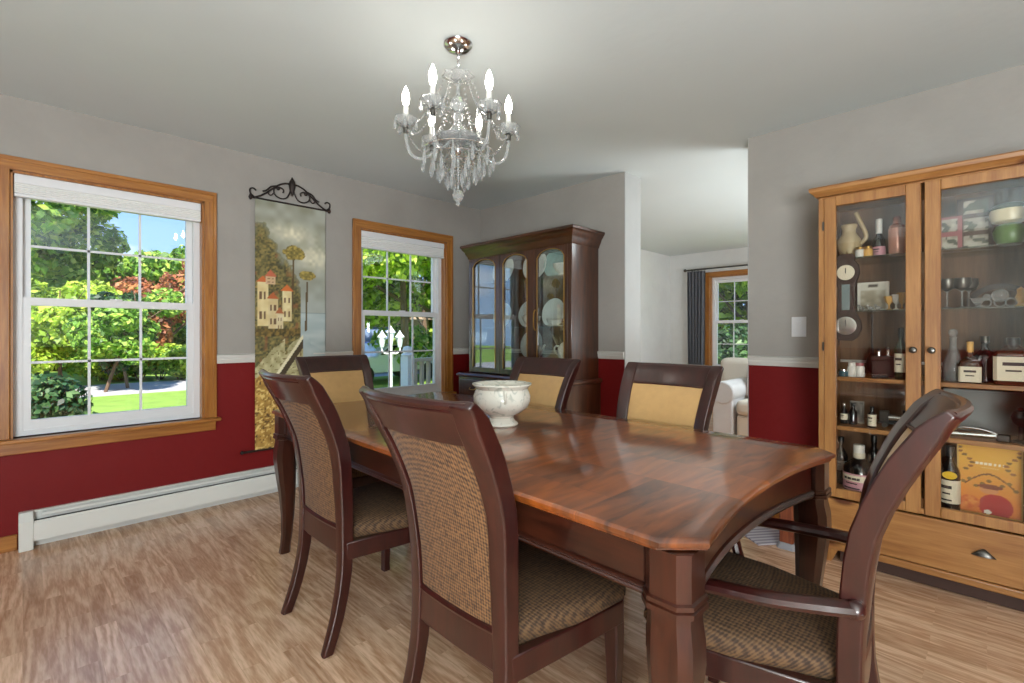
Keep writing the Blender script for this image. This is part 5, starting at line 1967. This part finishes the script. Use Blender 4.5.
card('gift_box', (3.0, at(989, 0, 3.0), S5), 0.208, 0.315, cover_paint, 'orange and yellow illustrated gift box standing on the cabinet floor', 'box', plain('ochre card', (206, 160, 84), 0.5), 60, 90, 0.07)


# ------------------------------------------------------------------ by the cabinet
o = thing('woven_post', 'short red brown post with pale grey foot left of the pine cabinet', 'post', (2.93, 0.775, 0))
m = MB()
m.prism(leg_section(0, 0, 0.034, 0.008), 0.030, 0.34)
m.build('post_shaft', wood('red brown post', (104, 44, 24), (142, 76, 42), axis=2, scale=5, rough=0.6), o)
m = MB()
m.loft([[(x, y, z) for x, y in leg_section(0, 0, h, 0.012)] for h, z in ((0.046, 0), (0.046, 0.006), (0.038, 0.032), (0.034, 0.034))])
m.build('grey_foot', plain('grey rubber', (152, 152, 156), 0.5), o)


def mat_stripes():
    m, t, b = new_mat('striped grey mat')
    co = N(t, 'ShaderNodeTexCoord')
    w = N(t, 'ShaderNodeTexWave', Scale=9.0)
    w.bands_direction = 'Y'
    t.links.new(co.outputs['Object'], w.inputs['Vector'])
    r = N(t, 'ShaderNodeValToRGB')
    r.color_ramp.elements[0].color = lin((150, 144, 156)) + (1,)
    r.color_ramp.elements[1].color = lin((214, 208, 214)) + (1,)
    t.links.new(w.outputs[0], r.inputs[0])
    t.links.new(r.outputs[0], b.inputs['Base Color'])
    b.inputs['Roughness'].default_value = 0.9
    return m


o = thing('floor_mat', 'small grey striped mat on the floor near the opening', 'mat', (3.08, 0.98, 0), math.radians(-38))
MB().box(-0.14, 0.14, -0.22, 0.22, 0.0, 0.010).build('mat_pile', mat_stripes(), o, bevel=0.003)

# ------------------------------------------------------------------ next room: sofa, cushion, curtain, rod
M_SLIP = plain('grey white slipcover', (204, 204, 206), 0.85, var=0.05, bump=0.15, bscale=40)
M_SLIPC = plain('cream sofa fabric', (206, 198, 186), 0.85, var=0.06, bump=0.15, bscale=40)
sf = thing('sofa', 'pale slipcovered sofa below the window of the next room', 'sofa', (5.5, 1.35, 0))
# local: front x=0, back x=0.92; y +-0.95
m = MB()
m.box(0.02, 0.9, -0.80, 0.62, 0.03, 0.27)
m.build('sofa_base', M_SLIPC, sf, bevel=0.03, seg=3)
m = MB()
m.box(0.64, 0.92, -0.92, 1.05, 0.03, 0.86)
m.build('sofa_back', M_SLIPC, sf, bevel=0.07, seg=4)
for k, (a, b) in enumerate(((-0.66, -0.02), (-0.01, 0.62))):
    m = MB()
    m.box(-0.01, 0.66, a, b, 0.27, 0.43)
    m.build('seat_cushion', M_SLIPC, sf, bevel=0.05, seg=4)
    m = MB()
    m.box(0.48, 0.70, a, b, 0.42, 0.82)
    m.build('back_cushion', M_SLIPC, sf, bevel=0.07, seg=4)
for sg in (1, -1):
    m = MB()
    P = []
    for k in range(20):
        a = 2 * PI * k / 20
        P.append((0.13 * math.cos(a), 0.50 + 0.13 * math.sin(a)))
    yc = sg * 0.76
    m.loft([[(x, yc + p, z) for p, z in P] for x in (-0.01, 0.02, 0.5, 0.86)])
    m.box(0.0, 0.86, yc - 0.11, yc + 0.11, 0.03, 0.50)
    m.build('sofa_arm', M_SLIP, sf, bevel=0.02, seg=3)
o = thing('throw_cushion', 'pinkish cream throw cushion leaning in the corner of the sofa', 'cushion', (5.93, 1.80, 0.43))
m = MB()


def pil(u, v, side):
    a, b = 2 * u - 1, 2 * v - 1
    t = 0.075 * (max(0, 1 - a ** 4) * max(0, 1 - b ** 4)) ** 0.5
    return ((t if side else -t) + 0.10 * (v - 0.5), 0.21 * a * (1 - 0.08 * (1 - b * b)), 0.20 + 0.20 * b * (1 - 0.08 * (1 - a * a)))


m.shell(pil, 14, 14)
m.build('cushion_cover', plain('pinkish cream linen', (214, 196, 188), 0.9, var=0.06), o)

cr_ = thing('curtain_rod', 'dark curtain rod with ball finial above the window of the next room', 'curtain rod', (XF, 2.62, 2.165))
m = MB()
m.tube([(-0.09, 0.80, 0), (-0.09, -0.80, 0)], 0.012, 10)
m.build('rod_bar', M_PEWTER, cr_)
for sg in (-1, 1):
    MB().lathe([(0, 0.0), (0.016, 0.004), (0.026, 0.022), (0.020, 0.042), (0.008, 0.05), (0, 0.052)], 12, (-0.09, sg * 0.81, -0.026)).build('finial', M_PEWTER, cr_)
    m = MB()
    m.tube([(0, sg * 0.70, -0.02), (-0.05, sg * 0.70, -0.02), (-0.09, sg * 0.70, -0.012)], 0.007, 8)
    m.build('bracket', M_PEWTER, cr_)


def curtain(y0, y1, label):
    o = thing('curtain', label, 'curtain', (XF - 0.09, (y0 + y1) / 2, 0), 0, 'grey curtains of the next room')
    hwc = abs(y1 - y0) / 2
    m = MB()

    def fn(u, v, side):
        w = hwc * (0.82 + 0.18 * abs(v - 0.3))
        ph = u * 2 * PI * 5.5
        dpt = 0.035 * math.sin(ph + 0.6 * math.sin(3 * v)) * (0.7 + 0.3 * (1 - v))
        return (dpt + (0.002 if side else -0.002), -w + 2 * w * u, 0.02 + 2.12 * v)
    m.shell(fn, 90, 16)
    m.build('drape', plain('charcoal curtain', (92, 92, 98), 0.7, var=0.1, vscale=10, sheen=0.2), o)
    rg = MB()
    for k in range(6):
        yy = -hwc * 0.85 + 2 * hwc * 0.85 * k / 5
        rg.tube([(0.017 * math.cos(a), yy, 2.160 + 0.017 * math.sin(a)) for a in [2 * PI * i / 12 for i in range(12)]], 0.0025, 6, closed=True)
    rg.build('rings', M_PEWTER, o)
    return o


curtain(3.10, 3.40, 'charcoal grey curtain gathered beside the window of the next room')

# ------------------------------------------------------------------ outdoors
GZ = -0.55
M_GRASS = plain('lawn', (128, 160, 62), 0.9, var=0.35, vscale=2.2)
M_ROAD = plain('asphalt road', (176, 174, 176), 0.9, var=0.08)
M_BARK = plain('bark', (104, 84, 66), 0.9, var=0.3, vscale=12)
L_MID = leaf_mat('mid green leaves', [(58, 98, 32), (124, 172, 58), (198, 218, 98)])
L_LIME = leaf_mat('lime leaves', [(70, 104, 20), (150, 186, 40), (214, 228, 92)])
L_DARK = leaf_mat('dark green leaves', [(22, 50, 30), (52, 92, 52), (110, 146, 84)])
L_RED = leaf_mat('russet leaves', [(96, 64, 40), (176, 104, 70), (206, 150, 96)])

g = MB()
g.box(-40, 60, YL + WT, 70, GZ - 0.1, GZ)
struct(g.build('ground', M_GRASS))
rd = MB()
rd.box(-40, 60, 17.2, 21.0, GZ - 0.02, GZ + 0.012)
struct(rd.build('road', M_ROAD))
g = MB()
g.box(XF + WT, 60, -30, YL + WT, GZ - 0.1, GZ)
struct(g.build('ground_beyond_next_room', M_GRASS))


def leaves(rng, n, blobs, size):
    """n leaf quads inside the skins of ellipsoid blobs"""
    wts = np.array([b[3] * b[4] * b[5] for b in blobs]) ** 0.67
    idx = rng.choice(len(blobs), n, p=wts / wts.sum())
    B = np.array(blobs)[idx]
    d = rng.normal(size=(n, 3))
    d /= np.linalg.norm(d, axis=1)[:, None]
    rad = 0.55 + 0.5 * rng.random(n) ** 0.6
    c = B[:, :3] + d * B[:, 3:6] * rad[:, None]
    nrm = d * 0.7 + rng.normal(size=(n, 3)) * 0.6 + np.array([0, -0.15, 0.35])
    nrm /= np.linalg.norm(nrm, axis=1)[:, None]
    t = np.cross(nrm, rng.normal(size=(n, 3)))
    t /= np.linalg.norm(t, axis=1)[:, None] + 1e-9
    b = np.cross(nrm, t)
    s = size * (0.6 + 0.8 * rng.random(n))[:, None]
    q = np.stack([c - t * s, c - b * s * 0.55 + nrm * s * 0.12, c + t * s, c + b * s * 0.55 + nrm * s * 0.12], axis=1)
    return q.reshape(-1, 3)


def foliage(name, rng, n, blobs, size, mat, parent):
    V = leaves(rng, n, blobs, size)
    me = bpy.data.meshes.new(name)
    me.vertices.add(len(V))
    me.vertices.foreach_set('co', V.astype(np.float32).ravel())
    me.loops.add(len(V))
    me.loops.foreach_set('vertex_index', np.arange(len(V), dtype=np.int32))
    me.polygons.add(len(V) // 4)
    me.polygons.foreach_set('loop_start', np.arange(0, len(V), 4, dtype=np.int32))
    me.update(calc_edges=True)
    me.materials.append(mat)
    o = bpy.data.objects.new(name, me)
    COL.objects.link(o)
    o.parent = parent
    return o


def tree(x, y, h, w, mat, label, n=5950, size=0.144, trunk=0.16, low=0.25, seed=0, lean=0.0, name='tree', cat='tree', group=None, gz=GZ, nb=11):
    rng = np.random.default_rng(seed + 11)
    o = thing(name, label, cat, (x, y, gz), 0, group)
    top = h * 0.75
    m = MB()
    m.tube(catmull([(0, 0, -0.03), (lean * 0.3, 0, h * 0.25), (lean * 0.7, 0.1, h * 0.5), (lean, 0, top)], 4), [trunk * (1 - 0.06 * k) for k in range(13)], 7)
    for k in range(4):
        a = k * 1.7 + seed
        z = h * (0.3 + 0.11 * k)
        f = z / top
        m.tube([(lean * f, 0, z), (lean * f + 0.22 * w * math.cos(a), 0.22 * w * math.sin(a), z + h * 0.12), (lean * f + 0.38 * w * math.cos(a), 0.38 * w * math.sin(a), z + h * 0.22)], [trunk * 0.45, trunk * 0.3, trunk * 0.12], 5)
    m.build('trunk', M_BARK, o)
    blobs = []
    for k in range(nb):
        a = rng.random() * 2 * PI
        r = w * 0.34 * rng.random() ** 0.5
        z = h * (low + (0.93 - low) * rng.random())
        sh = 1.0 - 0.55 * abs((z / h - low) / (1 - low) - 0.45)
        blobs.append((lean * z / h + r * math.cos(a) * sh * 1.3, r * math.sin(a) * sh * 1.3, z, w * 0.24 * sh, w * 0.24 * sh, h * 0.12))
    foliage('crown', rng, n, blobs, size, mat, o)
    return o


def bush(x, y, h, w, mat, label, n=3060, size=0.050, seed=0, name='shrub', group=None, gz=GZ, wy=None):
    rng = np.random.default_rng(seed + 77)
    o = thing(name, label, 'shrub', (x, y, gz), 0, group)
    m = MB()
    for k in range(5):
        a = k * 1.26
        m.tube([(0.05 * math.cos(a), 0.05 * math.sin(a), -0.03), (0.18 * w * math.cos(a), 0.18 * w * math.sin(a), h * 0.4), (0.3 * w * math.cos(a), 0.3 * w * math.sin(a), h * 0.75)], [0.02, 0.014, 0.006], 5)
    m.build('stems', M_BARK, o)
    wy = wy or w
    blobs = [((rng.random() - 0.5) * w * 0.65, (rng.random() - 0.5) * wy * 0.65, h * (0.3 + 0.42 * rng.random()), w * 0.26, wy * 0.26, h * 0.26) for k in range(9)]
    foliage('foliage', rng, n, blobs, size, mat, o)
    return o


def along(px, d):
    """ground point at depth d on the line of sight of column px (layout helper)"""
    t = (px - 512) / 482.09
    return (d * (math.cos(YAW) + t * math.sin(YAW)), d * (math.sin(YAW) - t * math.cos(YAW)))


# seen through the first window
def T(px, d, h, w, mat, label, **k):
    x, y = along(px, d)
    return tree(x, y, h, w, mat, label, **k)


def B(px, d, h, w, mat, label, **k):
    x, y = along(px, d)
    return bush(x, y, h, w, mat, label, **k)


GT = 'trees across the road'
T(22, 17, 8.2, 5.2, L_MID, 'tall green tree at the left edge of the first window', n=8840, size=0.158, seed=1, low=0.1, group=GT)
T(64, 24, 6.3, 6.0, L_MID, 'broad green tree across the road, left half of the first window', n=7650, size=0.180, seed=2, low=0.1, group=GT)
T(98, 27, 5.6, 6.0, L_MID, 'rounded green tree across the road, in the middle of the first window', n=7140, size=0.187, seed=3, low=0.1, group=GT)
T(128, 26, 6.0, 6.0, L_LIME, 'yellow green tree across the road, right of the middle of the first window', n=7140, size=0.187, seed=4, low=0.1, group=GT)
T(158, 27, 5.9, 6.4, L_LIME, 'yellow green tree rising behind the russet tree', n=7140, size=0.187, seed=5, low=0.1, group=GT)
T(196, 25, 7.0, 6.0, L_MID, 'green tree at the right edge of the first window', n=7140, size=0.187, seed=6, low=0.1, group=GT)
T(170, 20.8, 5.2, 4.2, L_RED, 'russet leaved small tree across the road', n=5440, size=0.115, seed=7, low=0.3)
T(60, 15.2, 4.1, 3.4, L_LIME, 'yellow green young tree on the near side of the road', n=6120, size=0.108, seed=8, low=0.2, trunk=0.06)
T(105, 14.0, 3.6, 2.6, L_MID, 'slim leaning young tree on the lawn before the road', n=4420, size=0.094, seed=9, low=0.35, trunk=0.05, lean=0.9)
T(128, 15.0, 2.9, 2.0, L_DARK, 'dark green young tree on the lawn left of the russet tree', n=4420, size=0.101, seed=10, low=0.3, trunk=0.05, lean=-0.4)
for k, px in enumerate((100, 120, 140, 160, 180, 200)):
    lb = ('clipped green shrub by the road, first of the row from the left', 'clipped green shrub by the road, second of the row from the left', 'clipped green shrub by the road, third of the row from the left', 'clipped green shrub by the road, third of the row from the right', 'clipped green shrub by the road, second of the row from the right', 'clipped green shrub by the road, last of the row at the right')[k]
    B(px, 17.6 + 0.1 * k, 1.35, 1.9, L_LIME if k % 2 else L_MID, lb, n=2550, size=0.079, seed=20 + k, group='roadside hedge shrubs')
B(46, 5.6, 1.30, 1.15, L_DARK, 'large dark green shrub close outside the first window', n=6120, size=0.040, seed=31, group=None)
B(22, 6.4, 1.15, 1.2, L_DARK, 'dark green shrub at the left edge outside the first window', n=4420, size=0.040, seed=32)
for k in range(6):
    B(20 + 32 * k, 33 + (k % 2), 4.2, 3.6, L_DARK if k % 2 else L_MID, ('deep green thicket far behind the trees, first from the left', 'deep green thicket far behind the trees, second from the left', 'deep green thicket far behind the trees, third from the left', 'deep green thicket far behind the trees, third from the right', 'deep green thicket far behind the trees, second from the right', 'deep green thicket far behind the trees, last at the right')[k], n=4420, size=0.245, seed=40 + k, name='thicket', group='thickets beyond the road')
# grey roofed house across the road
hx, hy = along(101, 29)
o = thing('house', 'small pale house with grey roof across the road', 'house', (hx, hy, GZ))
MB().box(-2.2, 2.2, -2, 2, 0, 3.0).build('house_walls', plain('pale siding', (206, 200, 190), 0.8), o)
m = MB()
m.loft([[(x, -2.4, 2.9), (x, 2.4, 2.9), (x, 0, 4.3)] for x in (-2.5, 2.5)])
m.build('roof', plain('grey shingle roof', (170, 172, 178), 0.8), o)
m = MB()
m.box(-1.2, -0.3, -2.03, -1.99, 1.0, 2.2)
m.build('house_window', plain('dark window', (60, 70, 80), 0.2), o)

# seen through the second window
T(405, 15.5, 6.6, 6.2, L_LIME, 'large bright maple filling the second window', n=11050, size=0.122, seed=51, low=0.40, trunk=0.18)
T(350, 13.5, 6.0, 5.0, L_LIME, 'bright maple at the left of the second window', n=8840, size=0.115, seed=52, low=0.46, trunk=0.15)
T(450, 17, 6.8, 6.0, L_MID, 'green tree at the right edge of the second window', n=8840, size=0.130, seed=53, low=0.12, trunk=0.18)
T(425, 22, 6.2, 6.0, L_MID, 'deep green tree behind the porch railing', n=7140, size=0.158, seed=54, low=0.08)
gx, gy = along(362, 24)
o = thing('garage', 'beige garage with a blue grey door across the drive', 'garage', (gx, gy, GZ), -0.5)
MB().box(-3, 3, -2.5, 2.5, 0, 2.5).build('garage_walls', plain('beige siding', (196, 172, 132), 0.8), o)
m = MB()
m.loft([[(x, -3.0, 2.35), (x, 3.0, 2.35), (x, 0, 4.0)] for x in (-3.3, 3.3)])
m.build('roof', plain('brown shingle roof', (142, 124, 104), 0.8), o)
MB().box(-1.8, 1.8, -2.56, -2.48, 0, 2.0).build('garage_door', plain('blue grey door', (112, 134, 166), 0.6), o)


def car(px, d, rz, col, label):
    x, y = along(px, d)
    o = thing('car', label, 'car', (x, y, GZ), rz, 'parked cars')
    body = [(-2.1, 0.35), (-2.1, 0.75), (-1.3, 0.92), (-0.9, 0.95), (-0.4, 1.35), (1.0, 1.38), (1.6, 0.98), (2.1, 0.92), (2.15, 0.4)]
    m = MB()
    m.loft([[(x_, yy * 0.85, z) for x_, z in body] for yy in (-1, 1)])
    m.build('car_body', plain('car paint ' + label[:5], col, 0.25, coat=0.6), o, bevel=0.06, seg=3)
    m = MB()
    w_ = [(-0.78, 0.98), (-0.36, 1.29), (0.95, 1.32), (1.45, 1.0)]
    m.loft([[(x_, yy * 0.86, z) for x_, z in w_] for yy in (-1, 1)])
    m.build('car_windows', plain('dark car glass ' + label[:5], (40, 46, 54), 0.1), o)
    for xx in (-1.35, 1.35):
        for yy in (-0.78, 0.78):
            m = MB()
            m.tube([(xx, yy - 0.1, 0.32), (xx, yy + 0.1, 0.32)], 0.32, 16)
            m.build('wheel', M_BLACK, o)
    return o


car(384, 17.5, 0.1, (232, 232, 232), 'white car parked on the drive before the garage')
car(378, 21.5, 0.15, (70, 100, 160), 'blue car parked behind the white car')
B(386, 8.6, 0.62, 1.1, L_LIME, 'low lime green shrub at the foot of the lamp post', n=3060, size=0.036, seed=61)
# white lamp post
lx, ly = along(391, 9.5)
M_WPAINT = plain('white post paint', (232, 232, 230), 0.4)
o = thing('lamp_post', 'white garden lamp post with three lanterns outside the second window', 'lamp post', (lx, ly, GZ), -0.55)
MB().lathe([(0.08, 0), (0.08, 0.1), (0.035, 0.16), (0.03, 1.50), (0.04, 1.52), (0.02, 1.55), (0, 1.56)], 14).build('pole', M_WPAINT, o)
for k, (dx, zz) in enumerate(((-0.17, 1.46), (0.17, 1.46), (0.0, 1.55))):
    if dx:
        MB().tube(catmull([(0, 0, 1.33), (dx * 0.6, 0, 1.32), (dx, 0, 1.38), (dx, 0, 1.45)], 5), 0.016, 6).build('bracket', M_WPAINT, o)
    m = MB()
    m.lathe([(0.035, zz - 0.02), (0.04, zz), (0.07, zz + 0.18), (0.0, zz + 0.18)], 6, (dx, 0, 0))
    ln = m.build('lantern', plain('lantern glass %d' % k, (214, 220, 222), 0.2), o)
    m = MB()
    m.lathe([(0.09, zz + 0.18), (0.085, zz + 0.195), (0.03, zz + 0.27), (0.012, zz + 0.30), (0.0, zz + 0.32)], 6, (dx, 0, 0))
    m.build('lantern_cap', M_WPAINT, ln)

# porch railing
px0, py0 = along(407.5, 5.6)
o = thing('porch_railing', 'weathered wooden porch railing with square balusters outside the second window', 'railing', (px0, py0, 0), 0.26)
M_DECK = plain('weathered deck wood', (196, 178, 156), 0.8, var=0.12)
for k in range(2):
    m = MB()
    xx = k * 1.25
    m.box(xx - 0.055, xx + 0.055, -0.055, 0.055, GZ - 0.02, 0.90)
    m.lathe([(0.07, 0.90), (0.075, 0.92), (0.05, 0.94), (0.06, 0.97), (0.045, 1.01), (0, 1.02)], 12, (xx, 0, 0))
    m.build('post', M_WPAINT, o)
MB().box(0.05, 1.2, -0.04, 0.04, 0.83, 0.87).build('top_rail', M_DECK, o)
MB().box(0.05, 1.2, -0.03, 0.03, 0.10, 0.15).build('bottom_rail', M_DECK, o)
for k in range(9):
    xx = 0.13 + k * 0.122
    MB().box(xx - 0.02, xx + 0.02, -0.02, 0.02, 0.14, 0.84).build('baluster', M_DECK, o)
dk = MB().box(px0 - 0.4, px0 + 3.0, YL + WT, py0 + 0.6, -0.12, -0.02).build('porch_deck', M_DECK)
tag(dk, 'wooden porch deck outside the second window', 'deck', None, 'structure')

# seen through the window of the next room
T(722, 17, 6.5, 6.0, L_MID, 'green tree outside the window of the next room', n=8840, size=0.144, seed=71, low=0.12)
T(752, 15, 6.0, 5.0, L_LIME, 'yellow green tree at the right outside the window of the next room', n=7140, size=0.144, seed=72, low=0.1)
T(690, 19, 6.5, 6.0, L_DARK, 'dark tree outside the window of the next room', n=7140, size=0.158, seed=73, low=0.08)
B(725, 13, 2.2, 4.0, L_DARK, 'dark shrub below the tree outside the next room', n=4420, size=0.086, seed=74)
